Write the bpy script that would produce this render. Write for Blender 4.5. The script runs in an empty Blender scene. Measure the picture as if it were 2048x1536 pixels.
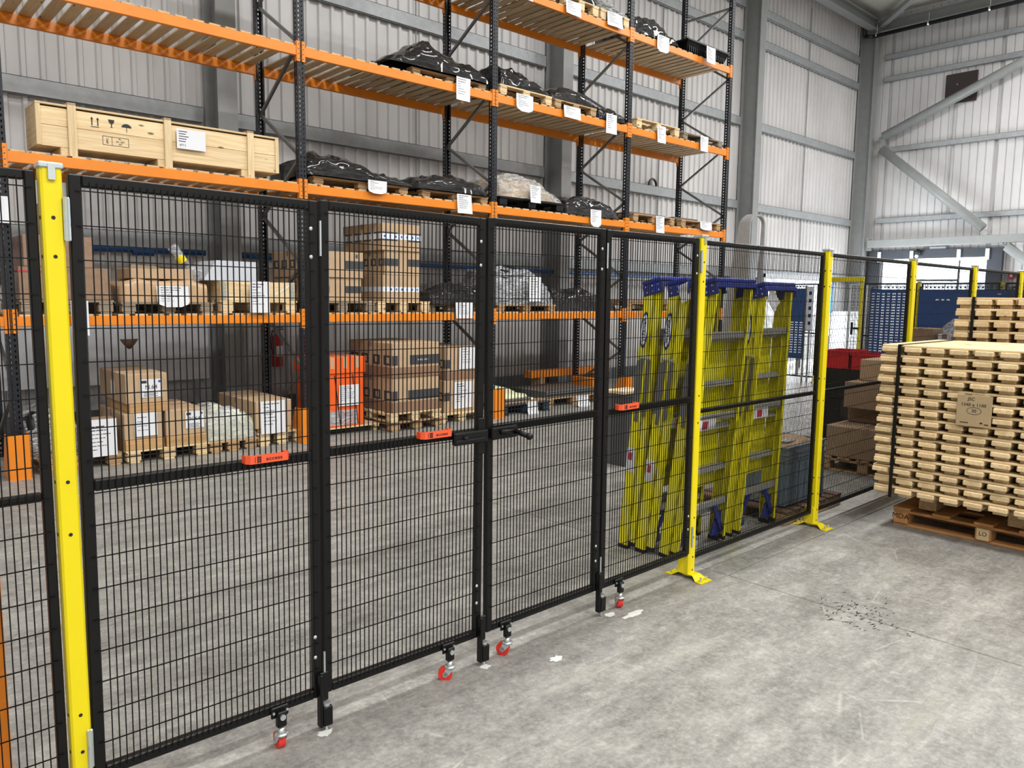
import bpy, bmesh, math, random
from mathutils import Vector, Matrix, noise, Euler
from math import sin, cos, pi, radians

random.seed(7)
SC = bpy.context.scene
COL = SC.collection

# ---------------------------------------------------------------- camera, world, lights, exposure
CAM_YAW, CAM_PITCH, CAM_ROLL, CAM_F = 0.7453, 0.1128, 0.0115, 1535.6
cam_data = bpy.data.cameras.new('camera')
cam_data.sensor_width = 36.0
cam_data.lens = CAM_F / 2048 * 36.0
cam_data.clip_end = 200
cam = bpy.data.objects.new('camera', cam_data)
COL.objects.link(cam)
_F = Vector((sin(CAM_YAW) * cos(CAM_PITCH), cos(CAM_YAW) * cos(CAM_PITCH), -sin(CAM_PITCH)))
_r0 = Vector((cos(CAM_YAW), -sin(CAM_YAW), 0))
_u0 = _r0.cross(_F)
_R = _r0 * cos(CAM_ROLL) + _u0 * sin(CAM_ROLL)
_U = -_r0 * sin(CAM_ROLL) + _u0 * cos(CAM_ROLL)
cam.matrix_world = Matrix(((_R.x, _U.x, -_F.x, 0), (_R.y, _U.y, -_F.y, 0), (_R.z, _U.z, -_F.z, 1.66), (0, 0, 0, 1)))
SC.camera = cam

SC.view_settings.view_transform = 'Standard'
SC.view_settings.look = 'None'
SC.view_settings.gamma = 1.0
SC.view_settings.use_curve_mapping = False
SC.view_settings.exposure = 0.0
SC.cycles.max_bounces = 7
SC.cycles.diffuse_bounces = 3
SC.cycles.glossy_bounces = 3
SC.cycles.transparent_max_bounces = 12
SC.cycles.caustics_reflective = False
SC.cycles.caustics_refractive = False

world = bpy.data.worlds.new('daylight')
SC.world = world
world.use_nodes = True
_bg = world.node_tree.nodes['Background']
_bg.inputs[0].default_value = (0.86, 0.93, 1.0, 1)
_bg.inputs[1].default_value = 7.0

def area(name, loc, sx, sy, power, col=(1, 0.97, 0.93), rot=(0, 0, 0)):
    l = bpy.data.lights.new(name, 'AREA')
    l.shape = 'RECTANGLE'; l.size = sx; l.size_y = sy; l.energy = power; l.color = col
    o = bpy.data.objects.new(name, l); o.location = loc; o.rotation_euler = rot
    COL.objects.link(o)
    return o

# high-bay lamps under the roof; unseen rear row added to brighten camera-facing sides
for (lx, ly, pw) in [(-3.0, 3.2, 260), (3.5, 3.2, 340), (10.0, 3.2, 400), (16.5, 3.2, 440), (21.5, 3.0, 340),
                     (-3.5, -3.5, 520), (3.0, -3.5, 560), (9.5, -3.5, 520), (16.5, -3.5, 460),
                     (-3.5, -9.5, 420), (4.0, -9.5, 420)]:
    area('high_bay_and_fill_light', (lx, ly, 9.4), 2.2, 0.8, pw, (1, 0.997, 0.985))
# daylight that falls in through the two open doors
area('door_daylight', (23.9, 8.3, 1.5), 2.9, 2.6, 160, (0.85, 0.93, 1), (0, radians(90), 0))
area('side_door_daylight', (20.4, 10.5, 1.2), 3.4, 2.2, 520, (0.88, 0.94, 1), (radians(-90), 0, 0))

# ---------------------------------------------------------------- materials
def lin(c):
    return tuple((v / 12.92 if v <= 0.04045 else ((v + 0.055) / 1.055) ** 2.4) for v in c)
def rgb(r, g, b):
    return lin((r / 255, g / 255, b / 255)) + (1.0,)

class NT:
    def __init__(s, name):
        s.m = bpy.data.materials.new(name); s.m.use_nodes = True
        s.t = s.m.node_tree; s.b = s.t.nodes['Principled BSDF']; s.out = s.t.nodes['Material Output']
    def n(s, typ, **kw):
        nd = s.t.nodes.new(typ)
        for k, v in kw.items():
            if k in nd.inputs: nd.inputs[k].default_value = v
            else: setattr(nd, k, v)
        return nd
    def l(s, a, b): s.t.links.new(a, b)
    def coord(s, scale=(1, 1, 1), world_pos=False):
        if world_pos:
            src = s.n('ShaderNodeNewGeometry').outputs['Position']
        else:
            src = s.n('ShaderNodeTexCoord').outputs['Object']
        mp = s.n('ShaderNodeMapping'); mp.inputs['Scale'].default_value = scale
        s.l(src, mp.inputs['Vector'])
        return mp.outputs['Vector']
    def noise(s, vec, scale, detail=4, rough=0.55, dist=0.0):
        nd = s.n('ShaderNodeTexNoise'); nd.inputs['Scale'].default_value = scale
        nd.inputs['Detail'].default_value = detail; nd.inputs['Roughness'].default_value = rough
        nd.inputs['Distortion'].default_value = dist
        s.l(vec, nd.inputs['Vector']); return nd.outputs['Fac']
    def ramp(s, fac, stops):
        r = s.n('ShaderNodeValToRGB'); e = r.color_ramp.elements
        while len(e) < len(stops): e.new(0.5)
        for i, (p, c) in enumerate(stops):
            e[i].position = p; e[i].color = c
        s.l(fac, r.inputs['Fac']); return r.outputs['Color']
    def mix(s, fac, a, b, mode='MIX'):
        m = s.n('ShaderNodeMix'); m.data_type = 'RGBA'; m.blend_type = mode
        for inp, v in ((m.inputs[0], fac), (m.inputs[6], a), (m.inputs[7], b)):
            if hasattr(v, 'is_linked') or hasattr(v, 'links'): s.l(v, inp)
            else: inp.default_value = v
        return m.outputs[2]
    def bump(s, height, strength=0.3, dist=0.01):
        b = s.n('ShaderNodeBump'); b.inputs['Strength'].default_value = strength; b.inputs['Distance'].default_value = dist
        s.l(height, b.inputs['Height']); s.l(b.outputs['Normal'], s.b.inputs['Normal'])

def mat(name, col, rough=0.5, metal=0.0, var=0.08, vscale=6.0, bump=0.0, bscale=60.0, emis=None, spec=None):
    """plain painted / plastic / card surface with slight procedural mottling"""
    t = NT(name); v = t.coord()
    f = t.noise(v, vscale, 3)
    c = rgb(*col)
    lo = tuple(x * (1 - var) for x in c[:3]) + (1,); hi = tuple(min(1, x * (1 + var)) for x in c[:3]) + (1,)
    t.l(t.ramp(f, [(0.3, lo), (0.7, hi)]), t.b.inputs['Base Color'])
    t.b.inputs['Roughness'].default_value = rough; t.b.inputs['Metallic'].default_value = metal
    if spec is not None: t.b.inputs['Specular IOR Level'].default_value = spec
    if bump: t.bump(t.noise(v, bscale, 3), bump, 0.004)
    if emis:
        t.b.inputs['Emission Color'].default_value = c; t.b.inputs['Emission Strength'].default_value = emis
    return t.m

def wood(name, col, dark, axis=0, rough=0.6, knots=True, rnd=0.22):
    """softwood: grain stretched along one axis, knots, colour shift per board"""
    t = NT(name)
    sc = [28, 28, 28]; sc[axis] = 1.6
    tc = t.n('ShaderNodeTexCoord').outputs['Object']
    oi = t.n('ShaderNodeObjectInfo')
    add = t.n('ShaderNodeVectorMath', operation='ADD')
    mul = t.n('ShaderNodeVectorMath', operation='SCALE'); mul.inputs['Scale'].default_value = 37.0
    cmb = t.n('ShaderNodeCombineXYZ')
    for i in range(3): t.l(oi.outputs['Random'], cmb.inputs[i])
    t.l(cmb.outputs[0], mul.inputs[0]); t.l(tc, add.inputs[0]); t.l(mul.outputs[0], add.inputs[1])
    mp = t.n('ShaderNodeMapping'); mp.inputs['Scale'].default_value = sc; t.l(add.outputs[0], mp.inputs['Vector'])
    g = t.noise(mp.outputs[0], 1.0, 5, 0.6, 1.2)
    base = t.ramp(g, [(0.25, rgb(*dark)), (0.6, rgb(*col))])
    bw = t.n('ShaderNodeMath', operation='MULTIPLY_ADD'); t.l(oi.outputs['Random'], bw.inputs[0])
    bw.inputs[1].default_value = rnd; bw.inputs[2].default_value = 1 - rnd * 0.6
    hs = t.n('ShaderNodeHueSaturation'); t.l(base, hs.inputs['Color']); t.l(bw.outputs[0], hs.inputs['Value'])
    colr = hs.outputs['Color']
    if knots:
        vo = t.n('ShaderNodeTexVoronoi'); vo.inputs['Scale'].default_value = 1.0
        sk = [9, 9, 9]; sk[axis] = 3.4
        mk = t.n('ShaderNodeMapping'); mk.inputs['Scale'].default_value = sk; t.l(add.outputs[0], mk.inputs['Vector'])
        t.l(mk.outputs[0], vo.inputs['Vector'])
        kf = t.ramp(vo.outputs['Distance'], [(0.07, (1, 1, 1, 1)), (0.13, (0, 0, 0, 1))])
        colr = t.mix(kf, colr, rgb(*[int(x * 0.55) for x in dark]))
    t.l(colr, t.b.inputs['Base Color']); t.b.inputs['Roughness'].default_value = rough
    t.bump(g, 0.15, 0.002)
    return t.m

def film(name, col, rough=0.18, alpha=1.0, crumple=1.0, scale=9.0, fd=0.05):
    """stretch film: sharp glossy creases"""
    t = NT(name); v = t.coord((1, 1.3, 2.2))
    a = t.noise(v, scale, 6, 0.62, 1.5)
    r = t.n('ShaderNodeMath', operation='SUBTRACT'); t.l(a, r.inputs[0]); r.inputs[1].default_value = 0.5
    ab = t.n('ShaderNodeMath', operation='ABSOLUTE'); t.l(r.outputs[0], ab.inputs[0])
    t.bump(ab.outputs[0], crumple, fd)
    t.b.inputs['Base Color'].default_value = rgb(*col)
    t.b.inputs['Roughness'].default_value = rough
    t.b.inputs['Alpha'].default_value = alpha
    t.b.inputs['Specular IOR Level'].default_value = 0.5
    if alpha < 1:
        al = t.ramp(t.noise(t.coord((1, 2, 4)), 7, 6, .7, 1.5), [(0.42, (alpha * .35,) * 3 + (1,)), (0.6, (min(1, alpha * 1.9),) * 3 + (1,))])
        t.l(al, t.b.inputs['Alpha'])  # more opaque pale streaks painted in as glints on the film
    return t.m

M = {}
def build_materials():
    # concrete floor: mottled grey with trowel scuffs and pale patches
    t = NT('polished_concrete'); v = t.coord((1, 1, 1), True)
    big = t.noise(v, 0.8, 4, 0.55, 0.0)
    mid = t.noise(v, 3.6, 10, 0.74, 0.15)
    vs = t.coord((0.55, 2.4, 1), True)
    streak = t.noise(vs, 1.9, 9, 0.74, 0.35)
    fine = t.noise(v, 46, 6, 0.75)
    wear = t.noise(t.coord((0.5, 1.4, 1), True), 1.1, 8, 0.7, 0.3)
    G = lambda x: rgb(int(x * .955), int(x * .94), int(x * .902))
    c = t.ramp(big, [(0.32, G(128)), (0.5, G(142)), (0.68, G(156))])
    c = t.mix(0.5, c, t.ramp(mid, [(0.36, G(92)), (0.5, G(142)), (0.62, G(186))]))
    c = t.mix(0.44, c, t.ramp(streak, [(0.39, G(86)), (0.5, G(142)), (0.60, G(192))]))
    c = t.mix(0.3, c, t.ramp(fine, [(0.36, G(78)), (0.5, G(140)), (0.62, G(194))]))
    grit = t.noise(v, 13, 12, 0.8, .1)
    c = t.mix(0.24, c, t.ramp(grit, [(0.38, G(82)), (0.5, G(142)), (0.6, G(196))]))
    wf = t.ramp(wear, [(0.60, (0, 0, 0, 1)), (0.70, (.55, .55, .55, 1))])
    c = t.mix(wf, c, rgb(178, 178, 166))
    # fine pale scratches
    vo = t.n('ShaderNodeTexVoronoi'); vo.feature = 'DISTANCE_TO_EDGE'; vo.inputs['Scale'].default_value = 1.5
    sc_v = t.coord((0.8, 1.7, 1), True); t.l(sc_v, vo.inputs['Vector'])
    gate = t.ramp(t.noise(v, 2.2, 5, .6), [(0.52, (0, 0, 0, 1)), (0.62, (.4, .4, .4, 1))])
    line = t.ramp(vo.outputs['Distance'], [(0.0, (1, 1, 1, 1)), (0.012, (0, 0, 0, 1))])
    lf = t.mix(1.0, gate, line, 'MULTIPLY')
    c = t.mix(lf, c, rgb(196, 195, 186))
    t.l(c, t.b.inputs['Base Color'])
    t.l(t.ramp(mid, [(0.3, (0.36,) * 3 + (1,)), (0.7, (0.56,) * 3 + (1,))]), t.b.inputs['Roughness'])
    t.b.inputs['Specular IOR Level'].default_value = 0.3
    t.bump(fine, 0.08, 0.003)
    M['floor'] = t.m
    t = NT('worn_concrete'); v = t.coord((1, 1.6, 1), True)
    t.l(t.ramp(t.noise(v, 9, 6, .7), [(0.35, rgb(150, 148, 138)), (0.6, rgb(184, 183, 170))]), t.b.inputs['Base Color'])
    t.l(t.ramp(t.noise(v, 6, 8, .8), [(0.42, (0, 0, 0, 1)), (0.60, (.75, .75, .75, 1))]), t.b.inputs['Alpha'])
    t.b.inputs['Roughness'].default_value = .6
    M['worn'] = t.m
    # white coated liner sheet, a little dusty
    t = NT('white_liner_sheet'); v = t.coord((0.6, 0.6, 0.25), True)
    c = t.ramp(t.noise(v, 1.6, 5, 0.6), [(0.3, rgb(196, 194, 194)), (0.7, rgb(218, 216, 215))])
    t.l(c, t.b.inputs['Base Color']); t.b.inputs['Roughness'].default_value = 0.42
    M['sheet'] = t.m
    M['steel_grey'] = mat('painted_steel_grey', (146, 148, 147), 0.45, 0, 0.06)
    M['galv'] = mat('galvanised_steel', (164, 168, 170), 0.45, 0.2, 0.1, 9)
    M['zinc'] = mat('bright_zinc', (205, 214, 214), 0.28, 0.75, 0.08, 12)
    M['dark_steel'] = mat('dark_steel', (62, 66, 72), 0.5, 0.1)
    M['door_frame'] = mat('slate_grey_frame', (66, 70, 78), 0.5)
    M['kicker'] = mat('dark_grey_kerb', (84, 86, 88), 0.8, 0, 0.12)
    M['roof'] = mat('pale_roof_sheet', (205, 202, 192), 0.6)
    M['black_pipe'] = mat('black_pipe', (28, 28, 30), 0.4)
    M['black'] = mat('black_powder_coat', (12, 12, 12), 0.42, 0, 0.1, 20, spec=.3)
    M['black_wire'] = mat('black_wire', (9, 9, 9), 0.5, spec=.25)
    M['yellow'] = mat('yellow_powder_coat', (234, 214, 8), 0.38, 0, 0.03)
    M['yellow_fibre'] = mat('yellow_fibreglass', (232, 222, 30), 0.42, 0, 0.06, 5)
    M['orange'] = mat('orange_powder_coat', (228, 132, 30), 0.38, 0, 0.04)
    M['orange_plastic'] = mat('orange_plastic', (245, 92, 50), 0.35, 0, 0.03)
    M['orange_carton'] = mat('orange_carton', (238, 98, 34), 0.4, 0, 0.06, 4)
    M['upright'] = mat('slate_blue_upright', (26, 29, 35), 0.42, 0.0, 0.2, 14, spec=.4)
    M['brace'] = mat('galvanised_brace', (118, 118, 116), 0.4, 0.5, 0.1)
    M['red_wheel'] = mat('red_polyurethane', (226, 50, 40), 0.3, 0, 0.04)
    M['red'] = mat('red_plastic', (186, 16, 26), 0.35, 0, 0.05)
    M['blue'] = mat('blue_plastic', (30, 46, 130), 0.38, 0, 0.06)
    M['blue_rail'] = mat('blue_pipe', (36, 92, 158), 0.4)
    M['blue_board'] = mat('navy_louvre_board', (32, 74, 132), 0.45, 0, 0.05)
    M['cyl_blue'] = mat('bright_blue_paint', (40, 128, 205), 0.35)
    M['alu'] = mat('aluminium', (176, 178, 178), 0.36, 0.55, 0.08, 20)
    M['paper'] = mat('white_paper', (222, 223, 227), 0.75, 0, 0.02)
    M['ink'] = mat('dark_ink', (48, 50, 56), 0.8, 0, 0.02)
    M['blackink'] = mat('black_ink', (26, 26, 28), 0.7, 0, 0.02)
    M['blue_ink'] = mat('blue_ink', (44, 92, 170), 0.7, 0, 0.02)
    M['logo_blue'] = mat('navy_print', (22, 40, 112), 0.5, 0, 0.02)
    M['red_ink'] = mat('red_ink', (196, 40, 60), 0.6, 0, 0.02)
    M['card'] = mat('corrugated_card', (184, 156, 124), 0.8, 0, 0.07, 7, 0.1, 40)
    M['card_dark'] = mat('brown_kraft_card', (150, 124, 98), 0.8, 0, 0.08, 7, 0.1, 40)
    M['card_band'] = mat('dark_printed_band', (62, 62, 64), 0.7, 0, 0.03)
    M['card_lowband'] = mat('brown_printed_band', (140, 108, 84), 0.75, 0, 0.04)
    M['tape'] = mat('white_printed_tape', (222, 228, 238), 0.4, 0, 0.05, 30)
    M['bubble'] = mat('film_wrapped_card', (146, 118, 96), 0.22, 0, 0.12, 16, 0.5, 26)
    M['wrapped_card'] = mat('crumpled_kraft_wrap', (190, 158, 122), 0.3, 0, 0.12, 9, 0.5, 14)
    M['grey_board'] = mat('light_grey_foam', (196, 200, 208), 0.6, 0, 0.03)
    M['tote'] = mat('grey_blue_plastic_tote', (118, 134, 148), 0.4, 0, 0.05)
    M['dark_plastic'] = mat('dark_grey_plastic', (74, 76, 78), 0.45)
    M['black_plastic'] = mat('black_plastic', (14, 15, 17), 0.4, spec=.35)
    M['navy_plastic'] = mat('dark_slate_plastic', (44, 56, 70), 0.4)
    M['white_panel'] = mat('white_enamel', (226, 230, 236), 0.35)
    M['flat_grey'] = mat('dark_flat_sheet', (98, 96, 92), 0.35, 0.2, 0.14, 6)
    M['beige'] = mat('beige_sacks', (188, 160, 126), 0.6, 0, 0.4, 7, 0.6, 10)
    M['cream_film'] = mat('pale_yellow_foam', (206, 208, 166), 0.45, 0, 0.08, 8, 0.3, 12)
    M['leaf_mix'] = mat('pale_castings', (206, 208, 188), 0.4, 0, 0.3, 20, 0.5, 20)
    M['white_tag'] = mat('white_tag_plastic', (232, 234, 238), 0.5, 0, 0.02)
    M['dust'] = mat('white_dust', (214, 214, 208), 0.9, 0, 0.06, 20)
    M['black_film'] = film('black_stretch_film', (5, 5, 6), 0.15, 1.0, 1.0, 7, 0.05)
    M['black_film'].node_tree.nodes['Principled BSDF'].inputs['Specular IOR Level'].default_value = 0.5
    M['black_film'].node_tree.nodes['Principled BSDF'].inputs['Coat Weight'].default_value = 0.5
    M['black_film'].node_tree.nodes['Principled BSDF'].inputs['Coat Roughness'].default_value = 0.06
    M['clear_film'] = film('clear_stretch_film', (225, 226, 224), 0.16, 0.42, 1.0, 8)
    M['white_film'] = film('milky_film', (214, 216, 220), 0.18, 0.85, 1.0, 9)
    M['wood'] = wood('pale_pine', (226, 202, 160), (200, 168, 120), 0)
    M['wood_y'] = wood('pale_pine_cross', (222, 198, 154), (196, 162, 114), 1)
    M['wood_z'] = wood('pale_pine_upright', (226, 204, 162), (202, 170, 122), 2)
    M['slat'] = wood('deck_slat_pine', (210, 184, 144), (184, 150, 108), 1)
    M['grey_wood'] = wood('weathered_pallet_wood', (146, 132, 112), (106, 92, 76), 0)
    M['old_wood'] = wood('brown_pallet_wood', (184, 150, 108), (140, 108, 74), 0)
    M['orange_wood'] = wood('orange_stained_wood', (196, 142, 88), (158, 106, 58), 1)
    M['brown_wood'] = wood('dark_brown_wood', (112, 84, 62), (76, 54, 40), 0)
    M['chip'] = wood('chipboard', (200, 160, 108), (168, 126, 80), 0, knots=False)
    M['daylight'] = mat('overcast_daylight', (236, 246, 255), 1.0, 0, 0.0, emis=2.6)
build_materials()

# ---------------------------------------------------------------- mesh helpers
TINY = {'print', 'bolt', 'bolt_hole', 'rivet', 'dome_bolt', 'lug_hole', 'tape_print', 'symbol', 'handling_marks', 'pen_marks', 'emblem', 'anchor_bolt', 'blue_marks', 'step_nosing', 'rib', 'ribs', 'top_comb', 'suspension_wire'}
class MB:
    def __init__(s): s.v = []; s.f = []; s.mi = []; s.cur = 0
    def add(s, vs, fs):
        o = len(s.v); s.v += [tuple(v) for v in vs]
        for f in fs: s.f.append(tuple(i + o for i in f)); s.mi.append(s.cur)
        return s
    def box(s, x0, x1, y0, y1, z0, z1):
        return s.add([(x0, y0, z0), (x1, y0, z0), (x1, y1, z0), (x0, y1, z0), (x0, y0, z1), (x1, y0, z1), (x1, y1, z1), (x0, y1, z1)],
                     [(0, 3, 2, 1), (4, 5, 6, 7), (0, 1, 5, 4), (1, 2, 6, 5), (2, 3, 7, 6), (3, 0, 4, 7)])
    def cbox(s, x0, x1, y0, y1, z0, z1, c=0.004):
        """box with chamfered edges"""
        cx, cy, cz = (x0 + x1) / 2, (y0 + y1) / 2, (z0 + z1) / 2
        hx, hy, hz = (x1 - x0) / 2, (y1 - y0) / 2, (z1 - z0) / 2
        c = min(c, hx * .9, hy * .9, hz * .9)
        vs = []; idx = {}
        for sx in (-1, 1):
            for sy in (-1, 1):
                for sz in (-1, 1):
                    for ax in range(3):
                        p = [hx, hy, hz]
                        for k in range(3):
                            if k != ax: p[k] -= c
                        idx[(sx, sy, sz, ax)] = len(vs)
                        vs.append((cx + sx * p[0], cy + sy * p[1], cz + sz * p[2]))
        fs = []
        def quad(a, b, c_, d, nrm):
            pa, pb, pc = Vector(vs[a]), Vector(vs[b]), Vector(vs[c_])
            if (pb - pa).cross(pc - pa).dot(Vector(nrm)) < 0: fs.append((d, c_, b, a))
            else: fs.append((a, b, c_, d))
        for ax in range(3):
            o1, o2 = [k for k in range(3) if k != ax]
            for sg in (-1, 1):
                q = []
                for (a, b) in ((-1, -1), (1, -1), (1, 1), (-1, 1)):
                    k = [0, 0, 0]; k[ax] = sg; k[o1] = a; k[o2] = b
                    q.append(idx[(k[0], k[1], k[2], ax)])
                nrm = [0, 0, 0]; nrm[ax] = sg
                quad(*q, nrm)
            # edges running along ax
            for a in (-1, 1):
                for b in (-1, 1):
                    k0 = [0, 0, 0]; k0[ax] = -1; k0[o1] = a; k0[o2] = b
                    k1 = list(k0); k1[ax] = 1
                    nrm = [0, 0, 0]; nrm[o1] = a; nrm[o2] = b
                    quad(idx[(*k0, o1)], idx[(*k1, o1)], idx[(*k1, o2)], idx[(*k0, o2)], nrm)
        for sx in (-1, 1):
            for sy in (-1, 1):
                for sz in (-1, 1):
                    t = [idx[(sx, sy, sz, k)] for k in range(3)]
                    pa, pb, pc = [Vector(vs[i]) for i in t]
                    if (pb - pa).cross(pc - pa).dot(Vector((sx, sy, sz))) < 0: t.reverse()
                    fs.append(tuple(t))
        return s.add(vs, fs)
    def prism(s, pts, axis, a0, a1):
        """extrude a 2-D outline (list of (u,v)) along an axis"""
        n = len(pts); vs = []
        for a in (a0, a1):
            for (u, w) in pts:
                p = [u, w]; p.insert(axis, a); vs.append(tuple(p))
        fs = [tuple(range(n))[::-1], tuple(range(n, 2 * n))] + [(i, (i + 1) % n, n + (i + 1) % n, n + i) for i in range(n)]
        return s.add(vs, fs)
    def tube(s, p0, p1, r, n=10, r1=None, cap=True):
        p0, p1 = Vector(p0), Vector(p1); d = (p1 - p0)
        q = d.to_track_quat('Z', 'Y'); r1 = r if r1 is None else r1
        vs = []
        for p, rr in ((p0, r), (p1, r1)):
            for i in range(n):
                a = 2 * pi * i / n
                vs.append(tuple(p + q @ Vector((rr * cos(a), rr * sin(a), 0))))
        fs = [(i, (i + 1) % n, n + (i + 1) % n, n + i) for i in range(n)]
        if cap: fs += [tuple(range(n))[::-1], tuple(range(n, 2 * n))]
        return s.add(vs, fs)
    def bar(s, p0, p1, w, h, up=(0, 0, 1)):
        """rectangular bar between two points"""
        p0, p1 = Vector(p0), Vector(p1); d = (p1 - p0).normalized()
        side = d.cross(Vector(up)).normalized(); u = side.cross(d)
        vs = []
        for p in (p0, p1):
            for (a, b) in ((-1, -1), (1, -1), (1, 1), (-1, 1)):
                vs.append(tuple(p + side * a * w / 2 + u * b * h / 2))
        return s.add(vs, [(0, 1, 2, 3), (7, 6, 5, 4), (0, 4, 5, 1), (1, 5, 6, 2), (2, 6, 7, 3), (3, 7, 4, 0)])
    def pipe(s, pts, r, n=8):
        for a, b in zip(pts, pts[1:]): s.tube(a, b, r, n)
        for p in pts[1:-1]: s.sphere(p, r * 1.01, 8, 5)
        return s
    def sphere(s, c, r, nu=10, nv=6, sq=(1, 1, 1)):
        vs = [(c[0], c[1], c[2] - r * sq[2])]
        for j in range(1, nv):
            t = -pi / 2 + pi * j / nv
            for i in range(nu):
                a = 2 * pi * i / nu
                vs.append((c[0] + r * sq[0] * cos(t) * cos(a), c[1] + r * sq[1] * cos(t) * sin(a), c[2] + r * sq[2] * sin(t)))
        vs.append((c[0], c[1], c[2] + r * sq[2]))
        fs = [(0, 1 + (i + 1) % nu, 1 + i) for i in range(nu)]
        for j in range(nv - 2):
            for i in range(nu):
                a = 1 + j * nu
                fs.append((a + i, a + (i + 1) % nu, a + nu + (i + 1) % nu, a + nu + i))
        top = len(vs) - 1; a = 1 + (nv - 2) * nu
        fs += [(a + i, a + (i + 1) % nu, top) for i in range(nu)]
        return s.add(vs, fs)
    def torus_arc(s, c, R, r, a0, a1, nrm='x', n=16, m=8):
        pts = []
        for i in range(n + 1):
            a = a0 + (a1 - a0) * i / n
            if nrm == 'x': pts.append((c[0], c[1] + R * cos(a), c[2] + R * sin(a)))
            elif nrm == 'y': pts.append((c[0] + R * cos(a), c[1], c[2] + R * sin(a)))
            else: pts.append((c[0] + R * cos(a), c[1] + R * sin(a), c[2]))
        return s.pipe(pts, r, m)
    def mesh(s, name, mats, smooth=False):
        me = bpy.data.meshes.new(name)
        me.from_pydata(s.v, [], s.f)
        if not isinstance(mats, (list, tuple)): mats = [mats]
        for m in mats: me.materials.append(M[m] if isinstance(m, str) else m)
        if len(mats) > 1:
            me.polygons.foreach_set('material_index', s.mi)
        if smooth:
            me.polygons.foreach_set('use_smooth', [True] * len(me.polygons))
        me.update()
        return me
    def build(s, name, mats, parent=None, smooth=False, loc=(0, 0, 0), rot=(0, 0, 0)):
        o = put(name, s.mesh(name, mats, smooth), parent, loc, rot)
        if name in TINY and parent is not None: o['kind'] = 'stuff'
        return o

def put(name, me, parent=None, loc=(0, 0, 0), rot=(0, 0, 0)):
    o = bpy.data.objects.new(name, me); COL.objects.link(o)
    o.parent = parent; o.location = loc; o.rotation_euler = rot
    return o
def tag(o, label=None, cat=None, group=None, kind=None):
    if label: o['label'] = label
    if cat: o['category'] = cat
    if group: o['group'] = group
    if kind: o['kind'] = kind
    return o
def thing(name, label, cat, loc=(0, 0, 0), rotz=0.0, group=None, rot=None):
    o = bpy.data.objects.new(name, None); COL.objects.link(o)
    o.empty_display_size = 0.2
    o.location = loc; o.rotation_euler = rot if rot else (0, 0, rotz)
    return tag(o, label, cat, group)
def copy_tree(o, parent=None):
    c = o.copy(); COL.objects.link(c); c.parent = parent
    for ch in o.children: copy_tree(ch, c)
    return c
def struct(name, b, m, parent=None, **k):
    o = b.build(name, m, parent, **k)
    if parent is None: o['kind'] = 'structure'
    return o

_text_cache = {}
def text_mesh(txt, size, m, depth=0.0006):
    key = (txt, size, m)
    if key in _text_cache: return _text_cache[key]
    cu = bpy.data.curves.new('lettering', 'FONT'); cu.body = txt; cu.size = size
    cu.align_x = 'CENTER'; cu.align_y = 'CENTER'; cu.extrude = depth; cu.resolution_u = 2
    ob = bpy.data.objects.new('lettering', cu); COL.objects.link(ob)
    bpy.context.view_layer.update()
    me = bpy.data.meshes.new_from_object(ob.evaluated_get(bpy.context.evaluated_depsgraph_get()))
    bpy.data.objects.remove(ob); bpy.data.curves.remove(cu)
    me.materials.clear(); me.materials.append(M[m])
    _text_cache[key] = me
    return me
def text(name, txt, size, m, parent, loc, rot=(pi / 2, 0, 0), sx=1.0):
    o = put(name, text_mesh(txt, size, m), parent, loc, rot); o.scale = (sx, 1, 1)
    return o

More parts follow.
